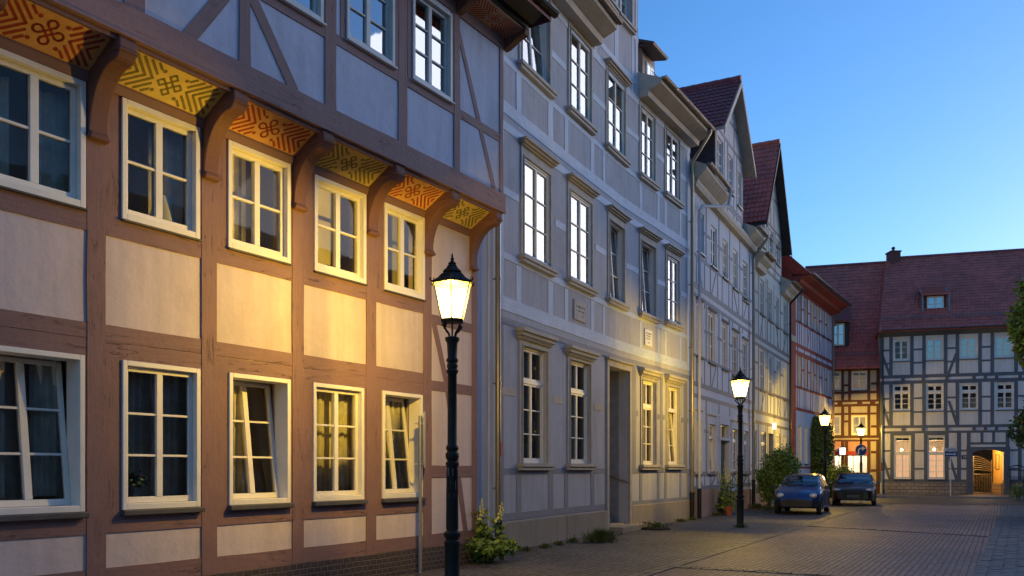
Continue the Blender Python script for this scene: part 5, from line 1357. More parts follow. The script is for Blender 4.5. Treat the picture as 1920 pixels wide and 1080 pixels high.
# border course of setts between parking strip and road
mb=MB(); y=2.0; rr=random.Random(5)
while y<38:
    l=rr.uniform(.19,.25)
    for j in range(2):
        x=Lb(y)-.09-.14*j; dx,dy=math.sin(ANG),math.cos(ANG)
        c=[(x-.062,y),(x+.062,y),(x+.062+dx*(l-.018),y+dy*(l-.018)),(x-.062+dx*(l-.018),y+dy*(l-.018))]; h=.010+rr.uniform(-.004,.004)
        mb.prism([(a,b,-.02) for a,b in c],[(a,b,h) for a,b in c])
    y+=l*math.cos(ANG)
prop(mb.build('border_setts',plain('border_sett_stone',(.13,.115,.10),.6,0,.35,3,.3,40)),kind='structure')
def settrow(x0,y0,x1,y1,nrow,label):
    mb=MB(); d=Vector((x1-x0,y1-y0)); L=d.length; d=d.normalized(); n=Vector((-d.y,d.x)); rr=random.Random(8)
    for j in range(nrow):
        t=0
        while t<L:
            l=rr.uniform(.17,.24); o=Vector((x0,y0))+d*t+n*(.13*j+.05*math.sin(t*.7)); a=o; b=o+d*(l-.02); c=b+n*.11; e=a+n*.11; h=.014+rr.uniform(-.004,.008)
            mb.prism([(q.x,q.y,-.02) for q in (a,b,c,e)],[(q.x,q.y,h) for q in (a,b,c,e)]); t+=l
    return prop(mb.build('drain_setts',bpy.data.materials['border_sett_stone']),kind='structure')
settrow(2.55,13.9,5.6,12.2,2,''); settrow(8.3,23.9,11.2,20.2,1,'')
d7,n7=F7.dn(0); d7=Vector((d7.x,d7.y,0)); n7=Vector((n7.x,n7.y,0)); O7=F7.p(0,0,0)
def s7(a,b): q=O7+d7*a+n7*b; return (q.x,q.y)
sheet('cross_street',[s7(-60,13.5),s7(60,13.5),s7(60,5.0),s7(-60,5.0)],.006,M['asphalt'])
sheet('square_paving',[s7(-60,26),s7(60,24),s7(60,13.5),s7(-60,13.5)],-.008,M['cobble'])
sheet('sidewalk',[s7(-60,4.8),s7(60,4.8),s7(60,-.0),s7(-60,-.0)],.10,M['cobble'],.12)
sheet('kerb',[s7(-60,5.0),s7(60,5.0),s7(60,4.8),s7(-60,4.8)],.115,M['kerb'],.14)
sheet('kerb_lower',[s7(-60,2.2),s7(8.6,2.2),s7(8.6,2.08),s7(-60,2.08)],.108,M['kerb'],.05)
mb=MB(); q=[q7(a0-.05,.1,.104),q7(a1+.05,.1,.104),q7(a1+.05,-PD-4,.104),q7(a0-.05,-PD-4,.104)]; mb.quad(*q); prop(mb.build('passage_floor',M['cobble']),kind='structure')
# ================================================================== plants
M['leaf']=None
def leafmat(name,c,tr=.3):
    m,t,b=nt(name); tc=N(t,'ShaderNodeTexCoord').outputs['Object']
    v=N(t,'ShaderNodeObjectInfo'); g=N(t,'ShaderNodeNewGeometry')
    a=ramp(t,g.outputs['Random Per Island'],[(0,sc3(c,.55)),(.6,c),(1,(c[0]*1.7,c[1]*1.45,c[2]*1.0))])
    t.links.new(a,b.inputs['Base Color']); b.inputs['Roughness'].default_value=.55; b.inputs['Transmission Weight'].default_value=0
    b.inputs['Subsurface Weight'].default_value=0
    return m
M['leaf']=leafmat('green_leaf',(.17,.26,.045)); M['leaf_dark']=leafmat('dark_leaf',(.07,.13,.03)); M['grass']=leafmat('grass_blade',(.07,.10,.025)); M['stem']=plain('plant_stem',(.10,.11,.04),.7)
M['petal']=plain('pale_yellow_petal',(.75,.68,.22),.7,0,.1); M['bark']=plain('bark',(.07,.05,.035),.9,0,.3,6,.6,15)
LR=random.Random(21)
def leaf(mb,p,s,up=.3,droop=0):
    d=Vector((LR.gauss(0,1),LR.gauss(0,1),LR.gauss(up,.6))).normalized(); a=d.orthogonal().normalized(); 
    ang=LR.uniform(0,6.28); b=d.cross(a); w=(a*math.cos(ang)+b*math.sin(ang))
    p=Vector(p); n=w.cross(d)
    l=s*LR.uniform(.7,1.3); ww=l*.34
    t=p+d*l; m=p+d*l*.5+n*l*.08
    mb.v+=[tuple(p),tuple(m+w*ww),tuple(t),tuple(m-w*ww)]; k=len(mb.v)-4; mb.f.append((k,k+1,k+2,k+3)); mb.m.append(0)
def clump(mb,c,r,n,s,shell=.5,fn=None):
    for _ in range(n):
        while True:
            v=Vector((LR.uniform(-1,1),LR.uniform(-1,1),LR.uniform(-1,1)))
            if v.length<1 and LR.random()<(shell+(1-shell)*v.length): break
        p=Vector((c[0]+v.x*r[0],c[1]+v.y*r[1],c[2]+v.z*r[2]))
        if p.z<.02: p.z=.02+LR.random()*.1
        leaf(mb,p,s)
def shrub(x,Z,w,h,label,mat='leaf',n=1800,s=.09,name='shrub',group=None,deep=None,lumps=9):
    X,Y=at(x,Z); r=empty(name,(X,Y,0),label,'shrub' if name=='shrub' else name.replace('_',' '),group)
    mb=MB(); deep=deep or w
    for k in range(lumps):
        a=LR.uniform(0,6.28); q=LR.uniform(0,.55); c=(X+math.cos(a)*w*.5*q*1.3,Y+math.sin(a)*deep*.5*q*1.3,h*LR.uniform(.3,.78)); rr=LR.uniform(.28,.42)
        clump(mb,c,(w*rr,deep*rr,h*rr*.8),n//lumps,s)
    mb.build('foliage',M[mat],r)
    mb=MB()
    for k in range(7):
        a=LR.uniform(0,6.28); mb.tube([(X+.05*math.cos(a),Y+.05*math.sin(a),-.02),(X+w*.15*math.cos(a),Y+w*.15*math.sin(a),h*.4),(X+w*.3*math.cos(a),Y+w*.3*math.sin(a),h*.8)],[.02,.014,.006],5)
    mb.build('stem',M['stem'],r)
    return r
def stalkplant(x,Z,w,h,n,label,name='hollyhock',flowers=True,ls=.15,pot=0):
    X,Y=at(x,Z); r=empty(name,(X,Y,0),label,'plant'); ml=MB(); ms=MB()
    for k in range(n):
        spike=k<5; a=LR.uniform(0,6.28); q=LR.uniform(.1,1)*w/2
        if spike: a=math.pi*(1-k/4)+.3; q=w/2*(.95 if k in (0,4) else .45)
        hx,hy=X+math.cos(a)*q,Y+math.sin(a)*q*.6*(1 if not spike else -.3); hh=h*(LR.uniform(.85,1) if spike else LR.uniform(.4,.72))
        bx,by=X+math.cos(a)*q*.6,Y+math.sin(a)*q*.3
        ms.tube([(bx,by,pot-.02),((bx+hx)/2,(by+hy)/2,hh*.5),(hx,hy,hh)],[.012,.009,.004],5)
        for j in range(int(46*hh/h)):
            t=LR.uniform(.05,.72 if spike else .98); p=Vector((bx+(hx-bx)*t,by+(hy-by)*t,max(pot+.02,hh*t)))+Vector((LR.gauss(0,.07),LR.gauss(0,.07),LR.gauss(0,.03)))*(1.35-t); leaf(ml,p,ls*(1.3-.7*t),.1)
        if flowers and spike:
            mf=MB()
            for j in range(30):
                t=.66+.34*j/30; g_=(1.02-t)*.13; p=Vector((bx+(hx-bx)*t+LR.gauss(0,g_),by+(hy-by)*t+LR.gauss(0,g_),hh*t))
                s=LR.uniform(.6,1)*(.010+(1-t)*.06); mf.lathe([(s*.3,p.z-s),(s,p.z),(s*.8,p.z+s*.8),(s*.2,p.z+s)],6,p.x,p.y)
            mf.build('flower_spike',M['petal'],r)
    ml.build('foliage',M['leaf'],r); ms.build('stem',M['stem'],r)
    return r
def tuft(x,y,w,h,n,label,group='weeds and grass tufts along the house walls',name='grass_tuft'):
    Z=2560/(y-HY); X,Y=at(x,Z); mb=MB()
    for k in range(n):
        a=LR.uniform(0,6.28); q=abs(LR.gauss(0,.4))*w/2; px,py=X+math.cos(a)*q,Y+math.sin(a)*q*.7; hh=h*LR.uniform(.4,1)*(1-.35*q/(w/2+.01)); dx,dy=math.cos(a)*hh*LR.uniform(.1,.6),math.sin(a)*hh*LR.uniform(.1,.6); b=.006
        c=LR.uniform(0,3.1); ux,uy=math.cos(c)*b,math.sin(c)*b
        i=len(mb.v); mb.v+=[(px-ux,py-uy,-.01),(px+ux,py+uy,-.01),(px+dx*.5+ux,py+dy*.5+uy,hh*.65),(px+dx*.5-ux,py+dy*.5-uy,hh*.65),(px+dx,py+dy,hh)]
        mb.f.append((i,i+1,i+2,i+3)); mb.m.append(0); mb.f.append((i+3,i+2,i+4)); mb.m.append(0)
    for k in range(n//4): leaf(mb,(X+LR.gauss(0,w*.22),Y+LR.gauss(0,w*.15),LR.uniform(.01,h*.5)),.05)
    o=mb.build(name if w<.79 or h>.3 else 'grass',M['grass'],None,loc=(X,Y,0)); return prop(o,label,'grass tuft',group) if w<.79 or h>.3 else prop(o,label,'grass',None,'stuff')
stalkplant(893,14.75,1.0,1.2,20,'tall leafy plant with pale yellow flower spikes at the corner of the brown house')
shrub(905,14.75,1.1,.42,'low leafy growth under the yellow-flowered plant at the brown house corner','leaf',1300,.10,name='ground_plant')
tuft(1128,1016,.95,.36,620,'large feathery grass tuft by the townhouse doorstep')
tuft(1075,1017,.35,.16,90,'small weed tuft halfway between drainpipe and doorstep')
tuft(1020,1027,.4,.12,90,'low weed tuft below the first townhouse window')
tuft(985,1033,.45,.12,90,'low weed tuft nearest the bronze drainpipe foot')
tuft(1048,1022,.4,.12,80,'low weeds under the second townhouse window')
tuft(1275,978,.8,.13,140,'low weeds along the plinth right of the flower bed')
tuft(1300,975,.5,.12,80,'thin weeds at the foot of the drainpipe between townhouse and gabled house')
tuft(1388,989,.45,.13,130,'ring of grass round the foot of the second lamp post')
tuft(1420,953,1.6,.28,330,'strip of bright grass left of the large shrub')
tuft(1440,956,1.2,.2,200,'grass strip just before the large shrub')
tuft(1340,966,.6,.12,160,'weeds at the pink plinth beside the potted plant')
# flower bed
q=at(1229,2560/(992-HY)); fb=empty('flower_bed',(q[0],q[1],0),'small round bed of red, white and pink flowers on the cobbles by the townhouse','flower bed')
mb=MB(); mb.lathe([(.42,-.01),(.40,.04),(.1,.07)],18,q[0],q[1]); mb.build('soil',plain('dark_soil',(.03,.022,.015),.95,0,.3,10,.5),fb)
mb=MB()
for k in range(420): leaf(mb,(q[0]+LR.gauss(0,.17),q[1]+LR.gauss(0,.13),LR.uniform(.03,.17)),.055)
mb.build('foliage',M['leaf_dark'],fb)
for nm,c in (('red',(.45,.03,.03)),('white',(.6,.58,.5)),('pink',(.5,.16,.15))):
    mb=MB()
    for k in range(16): 
        x_,y_,z_=q[0]+LR.gauss(0,.19),q[1]+LR.gauss(0,.12),LR.uniform(.12,.22); s=LR.uniform(.015,.028); mb.lathe([(s*.3,z_-s*.6),(s,z_),(s*.3,z_+s*.4)],7,x_,y_)
    mb.build('blossom',plain(nm+'_petal',c,.7),fb)
# potted climbing plant by the green door
stalkplant(1366,30.0,.75,1.95,16,'tall straggly potted plant with pale buds beside the green door','potted_plant',True,.11,.2)
PX,PY=at(1366.5,29.6)
fp=empty('flower_pot',(PX,PY,0),'small terracotta pot under the tall plant by the green door','flower pot')
mb=MB(); mb.lathe([(.10,0),(.14,.24),(.155,.25),(.155,.30),(.13,.30),(.12,.26)],16,PX,PY); mb.build('pot',plain('terracotta',(.36,.10,.04),.8,0,.1),fp,smooth=True)
mb=MB(); mb.lathe([(.125,.24),(.12,.265),(.05,.28)],12,PX,PY); mb.build('soil',plain('pot_soil',(.03,.022,.015),.95),fp)
shrub(1352,30.6,.7,.75,'dark bushy plant at the foot of the green door frame','leaf_dark',600,.08)
shrub(1467,34.6,1.4,2.4,'large light green shrub behind the blue car','leaf',13000,.11,deep=1.6,lumps=22)
shrub(1441,34.4,.8,1.9,'narrow left lobe of greenery beside the grass strip, left of the large shrub','leaf',3000,.11,deep=1.0)
shrub(1572,41.0,1.7,1.75,'dark rounded shrub behind the black car, right of the ivy column','leaf_dark',7000,.10,deep=1.4,lumps=16)
# ivy column on house 5
uc=F5.u(1528); ivz=F5.z(1528,782)
iv=empty('ivy',tuple(F5.p(uc,.5,0,0)),'tall column of dark ivy climbing the red-timbered house','ivy')
mb=MB()
for k in range(14000):
    z=LR.uniform(0,ivz)*1.0; w=1.15*(1.0 if z<ivz*.85 else max(.45,1-(z-ivz*.85)/(ivz*.15)*.5)); a=LR.uniform(-w,w); o=LR.uniform(.02,.85)*(1-.35*(abs(a)/w)**2)*(1+.15*math.sin(z*2.3+a*3)); p=F5.p(uc+a,o,z,0); leaf(mb,p,.13,-.2)
mb.build('foliage',M['leaf_dark'],iv)
mb=MB(); 
for k in range(5): mb.tube([F5.p(uc+LR.uniform(-.3,.3),.1,0,0),F5.p(uc+LR.uniform(-.5,.5),.12,ivz*.5,0),F5.p(uc+LR.uniform(-.6,.6),.1,ivz*.9,0)],[.03,.02,.01],5)
mb.build('stem',M['bark'],iv)
# trees at the right edge
def tree(x,Z,hz,r,label,n,ht,name='street_tree',mat='leaf',s=.13):
    X,Y=at(x,Z); t=empty(name,(X,Y,0),label,'tree','trees at the right edge'); mb=MB()
    mb.tube([(X,Y,-.02),(X+.05,Y,hz*.4),(X-.03,Y,hz)],[.14,.10,.05],9)
    for k in range(8):
        a=k*.8; mb.tube([(X,Y,hz*(.5+.05*k)),(X+math.cos(a)*r[0]*.4,Y+math.sin(a)*r[1]*.4,hz*(.62+.05*k)),(X+math.cos(a)*r[0]*.8,Y+math.sin(a)*r[1]*.8,hz*(.8+.05*k))],[.05,.03,.01],5)
    mb.build('trunk',M['bark'],t)
    mb=MB()
    for k in range(34):
        v=Vector((LR.gauss(0,1),LR.gauss(0,1),LR.gauss(0,1))).normalized()*LR.uniform(.45,.8)
        c=(X+v.x*r[0],Y+v.y*r[1],hz+v.z*r[2]); q=LR.uniform(.28,.42); clump(mb,c,(r[0]*q,r[1]*q,r[2]*q),n//26,s,.6)
    mb.build('crown',M[mat],t); return t
LR.seed(5)
tree(2003,27,6.3,(1.75,1.6,1.75),'taller leafy tree at the right edge, its crown before the red roof',14000,0,s=.17)
LR.seed(6)
tree(1991,31,3.1,(1.65,1.5,1.65),'shorter clipped dark tree at the right edge beside the arched gateway',13000,0,mat='leaf_dark',s=.15)
shrub(1908,44,.8,.9,'small green bush at the right edge below the clipped tree','leaf',500,.09)
# yard greenery behind the gate
yy=F7.p(um+1.2,-PD-3.4,0,0); r_=empty('yard_shrub',tuple(yy),'dark garden hedge seen through the iron gate','shrub'); mb=MB()
for k in range(6): clump(mb,(yy.x+(k-2.5)*.8,yy.y+LR.uniform(-.3,.3),.85),(.8,.6,.8),700,.10)
mb.build('foliage',M['leaf_dark'],r_)
# ================================================================== signs
M['sign_blue']=plain('road_sign_blue',(.02,.045,.20),.35,0,.05); M['sign_white']=plain('road_sign_white',(.70,.70,.68),.4,0,.05); M['galv']=plain('galvanised_post',(.30,.30,.30),.45,.6,.1,4)
# round mandatory-turn sign
X,Y=at(1614.6,43.8); sg=empty('round_road_sign',(X,Y,0),'round blue road sign with white right-turn arrow on a dark post','road sign'); zc=HC+(HY-844)*43.8/FPX
mb=MB(); mb.tube([(X,Y+.05,0),(X,Y+.05,zc+.3)],.035,10); mb.build('post',M['metal_dark'],sg,smooth=True)
mb=MB(); k=32; ring=lambda r,y:[(X+r*math.cos(2*math.pi*j/k),y,zc+r*math.sin(2*math.pi*j/k)) for j in range(k)]
mb.prism(ring(.30,Y+.012),ring(.30,Y)); pn=mb.build('sign_plate',M['sign_blue'],sg)
mb=MB(); ro_=ring(.298,Y-.003); ri=ring(.283,Y-.003)
for j in range(k): mb.quad(ro_[j],ro_[(j+1)%k],ri[(j+1)%k],ri[j])
# bent arrow
path=[(-.14,-.19),(-.14,-.02),(-.12,.04),(-.07,.08),(0,.09),(.05,.09)]; w=.036
P=[Vector((a,b)) for a,b in path]
for a,b in zip(P,P[1:]):
    d=(b-a).normalized(); n=Vector((-d.y,d.x))*w; a2=a-d*.01; b2=b+d*.01
    mb.quad(*[(X+q.x,Y-.004,zc+q.y) for q in (a2-n,b2-n,b2+n,a2+n)])
mb.tri((X+.04,Y-.004,zc-.03),(X+.23,Y-.004,zc+.09),(X+.04,Y-.004,zc+.21))
mb.build('arrow',M['sign_white'],pn)
# one-way sign
X,Y=at(1783,47.4); ow=empty('one_way_sign',(X,Y,.1),'blue one-way arrow sign under a white name plate on a pale post','road sign')
mb=MB(); mb.tube([(X,Y+.05,.1),(X,Y+.05,3.05)],.03,10); mb.build('post',M['sign_white'],ow,smooth=True)
zc=HC+(HY-851.5)*47.4/FPX; wd=.34
mb=MB(); mb.box(X-wd,X+wd,Y,Y+.015,zc-.135,zc+.135); pn=mb.build('arrow_plate',M['sign_blue'],ow)
mb=MB(); mb.box(X-wd+.05,X+wd-.14,Y-.004,Y-.001,zc-.035,zc+.035); mb.prism([(X+wd-.15,Y-.004,zc-.09),(X+wd-.03,Y-.004,zc),(X+wd-.15,Y-.004,zc+.09)],[(X+wd-.15,Y-.001,zc-.09),(X+wd-.03,Y-.001,zc),(X+wd-.15,Y-.001,zc+.09)])
for a,b in ((zc-.13,zc-.12),(zc+.12,zc+.13)): mb.box(X-wd+.005,X+wd-.005,Y-.003,Y-.001,a,b)
mb.build('arrow',M['sign_white'],pn)
mb=MB(); z=zc+.27; mb.box(X-wd,X+wd,Y,Y+.015,z-.085,z+.085); pn=mb.build('street_name_plate',M['sign_white'],ow)
mb=MB(); rr=random.Random(4); u=X-wd+.06
for a,b in ((z-.075,z-.068),(z+.068,z+.075)): mb.box(X-wd+.01,X+wd-.01,Y-.002,Y-.0005,a,b)
while u<X+wd-.06: l=rr.uniform(.012,.03); mb.box(u,u+.01,Y-.002,Y-.0005,z-.03,z+.03); mb.box(u,u+l,Y-.0018,Y-.0006,z-.005,z+.005); u+=l+.014
mb.build('lettering',M['black'],pn)
# red and white marker post at the corner
X,Y=at(1653.5,50.2); mk=empty('marker_post',(X,Y,.1),'thin pale post with a red band at the corner between shop and inn','post')
mb=MB(); mb.tube([(X,Y,.1),(X,Y,4.2)],.03,8); mb.build('post',M['sign_white'],mk); mb=MB(); mb.tube([(X,Y,1.5),(X,Y,2.0)],.036,8); mb.build('band',M['shop_red'],mk)
# sign seen edge-on beside the brown house
X,Y=at(788,13.05); es=empty('parking_sign',(X,Y,0),'grey signpost with upright plate seen edge-on, against the brown house wall','road sign')
mb=MB(); mb.tube([(X,Y,0),(X,Y,2.42)],.028,12); mb.build('post',M['galv'],es,smooth=True)
mb=MB(); import itertools
dv=Vector((at(796,13.05)[0]-at(788,13.05)[0],0,0)); view=Vector((X,Y,0)).normalized(); sd=(view*.985+Vector((view.y,-view.x,0))*.06).normalized()
c0=Vector((X,Y,0))+Vector((.055,-.02,0)); h0_,h1_=1.62,2.50; W_=.42; rad=.07
prof=[]
for cx_,cz_,a0_ in ((W_/2-rad,h1_-rad,0),(-W_/2+rad,h1_-rad,90),(-W_/2+rad,h0_+rad,180),(W_/2-rad,h0_+rad,270)):
    for j in range(6): a=R(a0_+18*j); prof.append((cx_+rad*math.cos(a),cz_+rad*math.sin(a)))
nn_=Vector((sd.y,-sd.x,0))
mb.prism([c0+sd*(a+.2)-nn_*.006+Vector((0,0,b)) for a,b in prof],[c0+sd*(a+.2)+nn_*.006+Vector((0,0,b)) for a,b in prof]); mb.build('sign_plate',M['galv'],es)
mb=MB()
for z in (1.68,2.3): mb.tube([(X,Y,z-.02),(X,Y,z+.02)],.04,10); mb.box(X-.09,X+.06,Y-.012,Y+.012,z-.012,z+.012)
mb.build('clamp',M['galv'],es)
# wrought frame at the right edge before the inn
u=F7.u(1902); p=F7.p(u,.5,0,0); wf=empty('planter_stand',tuple(F7.p(u,.5,.1,0)),'dark arched iron stand with a shelf right of the gateway','stand')
mb=MB()
for s in (-.33,.33): mb.tube([F7.p(u+s,.5,.1,0),F7.p(u+s,.5,1.62,0)],.022,6)
mb.tube([F7.p(u+.45*math.cos(t),.5,1.55+.28*math.sin(t),0) for t in [math.pi*j/10 for j in range(11)]],.03,6)
for z in (1.15,1.55): mb.tube([F7.p(u-.42,.5,z,0),F7.p(u+.42,.5,z,0)],.02,6)
mb.build('frame',M['metal_dark'],wf); mb=MB(); fbox(mb,F7,u-.35,u+.35,.3,.7,1.02,1.06,0); mb.build('shelf',M['metal_dark'],wf)
# ================================================================== cars
def carpaint(name,c,metal=.3,rough=.3):
    m,t,b=nt(name); tc=N(t,'ShaderNodeTexCoord').outputs['Object']
    t.links.new(ramp(t,noise(t,tc,1.3,3),[(.3,sc3(c,.9)),(.7,sc3(c,1.1))]),b.inputs['Base Color'])
    b.inputs['Metallic'].default_value=metal; b.inputs['Roughness'].default_value=rough; b.inputs['Coat Weight'].default_value=.8 if c[2]>.1 else .3; b.inputs['Coat Roughness'].default_value=.06
    return m
M['blue_paint']=carpaint('blue_car_paint',(.008,.045,.19)); M['black_paint']=carpaint('black_car_paint',(.004,.004,.005),.0,.3)
M['carglass']=None
def cg():
    m,t,b=nt('car_glass'); b.inputs['Base Color'].default_value=(.012,.02,.03,1); b.inputs['Roughness'].default_value=.04; b.inputs['Specular IOR Level'].default_value=.9; b.inputs['IOR'].default_value=1.7
    tc=N(t,'ShaderNodeTexCoord').outputs['Object']; bump(t,b,noise(t,tc,1.5,1),.05,.02); return m
M['carglass']=cg()
M['rubber']=plain('tyre_rubber',(.015,.015,.015),.8,0,.2,10); M['rim']=plain('wheel_rim',(.34,.34,.35),.35,.7,.1,5); M['bumper']=plain('grey_bumper_plastic',(.022,.024,.028),.6,0,.1,5)
M['headlamp']=plain('headlamp_lens',(.55,.56,.54),.12,.3,.15,12,spec=.8); M['plate']=plain('number_plate_blank',(.10,.10,.10),.5,0,.1)
def car(label,rearx,loc,head,L,Wd,H,top,belt,paint,bumper_z,wb,fo,wr,hl,mono):
    """loc: front axle centre, head: unit vector the car faces; stations run from the nose backwards"""
    hx,hy=head; r=empty('parked_car',(loc[0],loc[1],0),label,'car','cars parked along the left kerb')
    lx,ly=-hy,hx    # car's left
    def Wp(s,a,z): # s: distance behind nose, a: to car's left
        d=fo-s; return Vector((loc[0]+hx*d+lx*a,loc[1]+hy*d+ly*a,z))
    def it(tab,s):
        for (a,b),(c,d) in zip(tab,tab[1:]):
            if s<=c:
                t=0 if c==a else max(0,(s-a)/(c-a)); return b+(d-b)*(t*t*(3-2*t)*.35+t*.65)
        return tab[-1][1]
    hw=lambda s: Wd/2*min(1,(1-.34*max(0,1-s/.55)**2.2))*min(1,1-.20*max(0,1-(L-s)/.45)**2.2)
    ax=[fo,fo+wb]
    ss=sorted(set([0,.03,.08,.16,.28,.45]+[round(.45+(L-.9)*k/34,3) for k in range(35)]+[L-.3,L-.16,L-.07,L-.02,L]))
    arch=wr+.055
    def zbot(s):
        z=.20+ .10*max(0,1-s/.25)+.10*max(0,1-(L-s)/.3)
        for a in ax:
            if abs(s-a)<arch: z=max(z,wr+math.sqrt(arch*arch-(s-a)**2))
        return z
    rows=[]
    for s in ss:
        zt=it(top,s); w=hw(s); zb=zbot(s); be=min(belt(s),zt-.015)
        cab=zt-be
        zm=min(max(bumper_z,zb+.015),be-.03)
        sh=min(be+.0,zt-.01)
        tw=w-.05-cab*.36 if cab>.08 else w-.10-.10*(1-min(1,cab/.08))
        pts=[(w-.10,zb-.0),(w-.01,zb+.012),(w+.0,zm),(w+.004,(zm+sh)/2),(w-.018,sh-.02),(w-.045,sh+.004),(max(.05,tw+.01),max(sh+.006,zt-.07 if cab>.12 else zt-.012)),(max(.04,tw-.07),zt-.016),(max(.02,tw*.5),zt-.003),(0,zt)]
        rows.append((s,pts,cab))
    mb=MB(); K=len(rows[0][1]); base=len(mb.v)
    full=[]
    for s,pts,cab in rows:
        loop=[Wp(s,a,z) for a,z in pts]+[Wp(s,-a,z) for a,z in pts[-2::-1]]
        full.append(loop); mb.v+=[tuple(p) for p in loop]
    k2=2*K-1
    for i in range(len(rows)-1):
        for j in range(k2-1): mb.f.append((i*k2+j,i*k2+j+1,(i+1)*k2+j+1,(i+1)*k2+j)); mb.m.append(0)
    mb.f.append(tuple(range(k2))); mb.m.append(0); mb.f.append(tuple((len(rows)-1)*k2+j for j in range(k2))[::-1]); mb.m.append(0)
    mb.build('body',M[paint],r,smooth=True)
    def off(i,j,e):
        a=full[max(0,i-1)][j]; b=full[min(len(full)-1,i+1)][j]; c=full[i][max(0,j-1)]; d=full[i][min(k2-1,j+1)]
        n=(b-a).cross(d-c); n=n.normalized() if n.length>1e-9 else Vector((0,0,1))
        ctr=Wp(rows[i][0],0,.5); 
        if n.dot(full[i][j]-ctr)<0: n=-n
        return full[i][j]+n*e
    def patch(name,mat,cells,e,parent=r):
        m=MB()
        for i,j in cells: m.quad(off(i,j,e),off(i,j+1,e),off(i+1,j+1,e),off(i+1,j,e))
        return m.build(name,mat,parent,smooth=True)
    s0,s1,s2,s3=mono   # windscreen base, roof start, roof end, tail window base
    idx=lambda s:min(range(len(ss)),key=lambda i:abs(ss[i]-s))
    i0,i1,i2,i3=map(idx,(s0,s1,s2,s3))
    top_j=list(range(6,2*K-8))
    patch('windscreen',M['carglass'],[(i,j) for i in range(i0,i1) for j in range(6,2*K-1-7)],.007)
    patch('rear_window',M['carglass'],[(i,j) for i in range(i2,i3) for j in range(6,2*K-1-7)],.007)
    pil=idx(s1+ (s2-s1)*.55)
    for side in (5,2*K-1-7):
        patch('side_window',M['carglass'],[(i,side) for i in range(i0+2,pil)],.006); patch('side_window',M['carglass'],[(i,side) for i in range(pil+1,i2+1)],.006)
    n=len(rows)
    if paint=='blue_paint':
        fr=[(i,j) for i in range(0,6) for j in (0,1,2*K-4,2*K-3)]; rr_=[(i,j) for i in range(n-6,n-1) for j in (0,1,2*K-4,2*K-3)]
        patch('bumper',M['bumper'],fr,.012); patch('bumper',M['bumper'],rr_,.012)
    # front face panel: bumper, grille slot, plate
    m=MB()
    w0=rows[0][1][2][0]
    zt0=it(top,0)
    def fbx(mm,a0,a1,z0,z1,d0,d1): mm.hexa([Wp(-d1,a0,z0),Wp(-d1,a1,z0),Wp(d0,a1,z0),Wp(d0,a0,z0),Wp(-d1,a0,z1),Wp(-d1,a1,z1),Wp(d0,a1,z1),Wp(d0,a0,z1)])
    if paint=='blue_paint':
        fbx(m,-w0+.02,w0-.02,.27,bumper_z,.03,.03); m.build('front_bumper',M['bumper'],r,bevel=.02)
        m=MB(); fbx(m,-.30,.30,bumper_z+.02,bumper_z+.05,.02,.012); m.build('grille',M['black'],r)
    else:
        m=MB(); fbx(m,-.42,.42,.36,.66,.05,.02); 
        for k in range(6): fbx(m,-.41,.41,.385+.045*k,.397+.045*k,.0,.03)
        m.build('grille',M['black'],r,bevel=.01)
        m=MB(); fbx(m,-w0+.08,w0-.08,.235,.255,.02,.03); m.build('chrome_strip',M['rim'],r)
    m=MB(); fbx(m,-.26,.26,.38,.49,.02,.042); m.build('number_plate',M['plate'] if paint=='black_paint' else M['black'],r)
    # lamps
    for s in (1,-1):
        hs_,ha,hz,ra,rz,rd=hl; m=MB(); c=Wp(hs_,s*ha,hz); nse=18
        prof=[]
        for i in range(7):
            ph=math.pi/2*i/6; 
            ring=[]
            for j in range(nse):
                t=2*math.pi*j/nse; a=ra*math.cos(t)*math.cos(ph); zz=rz*math.sin(t)*math.cos(ph); d=rd*math.sin(ph)
                ring.append(Wp(hs_-d,s*ha+a,hz+zz))
            prof.append(ring)
        for A_,B_ in zip(prof,prof[1:]):
            for j in range(nse): m.quad(A_[j],A_[(j+1)%nse],B_[(j+1)%nse],B_[j])
        m.build('headlight',M['headlamp'],r,smooth=True)
        # mirror
        m=MB(); q=s0+.28; wz=belt(q)+.06; a=hw(q)
        m.hexa([Wp(q-.06,s*(a+.0),wz-.05),Wp(q-.06,s*(a+.17),wz-.04),Wp(q+.05,s*(a+.17),wz-.04),Wp(q+.05,s*(a+.0),wz-.05),Wp(q-.05,s*(a+.02),wz+.07),Wp(q-.05,s*(a+.16),wz+.08),Wp(q+.05,s*(a+.16),wz+.08),Wp(q+.05,s*(a+.02),wz+.07)])
        m.build('mirror',M['bumper'] if paint=='blue_paint' else M['black_paint'],r,bevel=.02)
        # door handle and door seams
        m=MB(); q=s1+.75; m.tube([Wp(q,s*(hw(q)+.02),belt(q)-.12),Wp(q+.16,s*(hw(q)+.02),belt(q)-.12)],.012,6); m.build('door_handle',M['bumper'],r)
        m=MB()
        for q in (s0+.35,s1+1.0): m.tube([Wp(q,s*(hw(q)+.002),.30),Wp(q,s*(hw(q)+.005),belt(q)-.03)],.005,4)
        m.build('door_seam',M['black'],r)
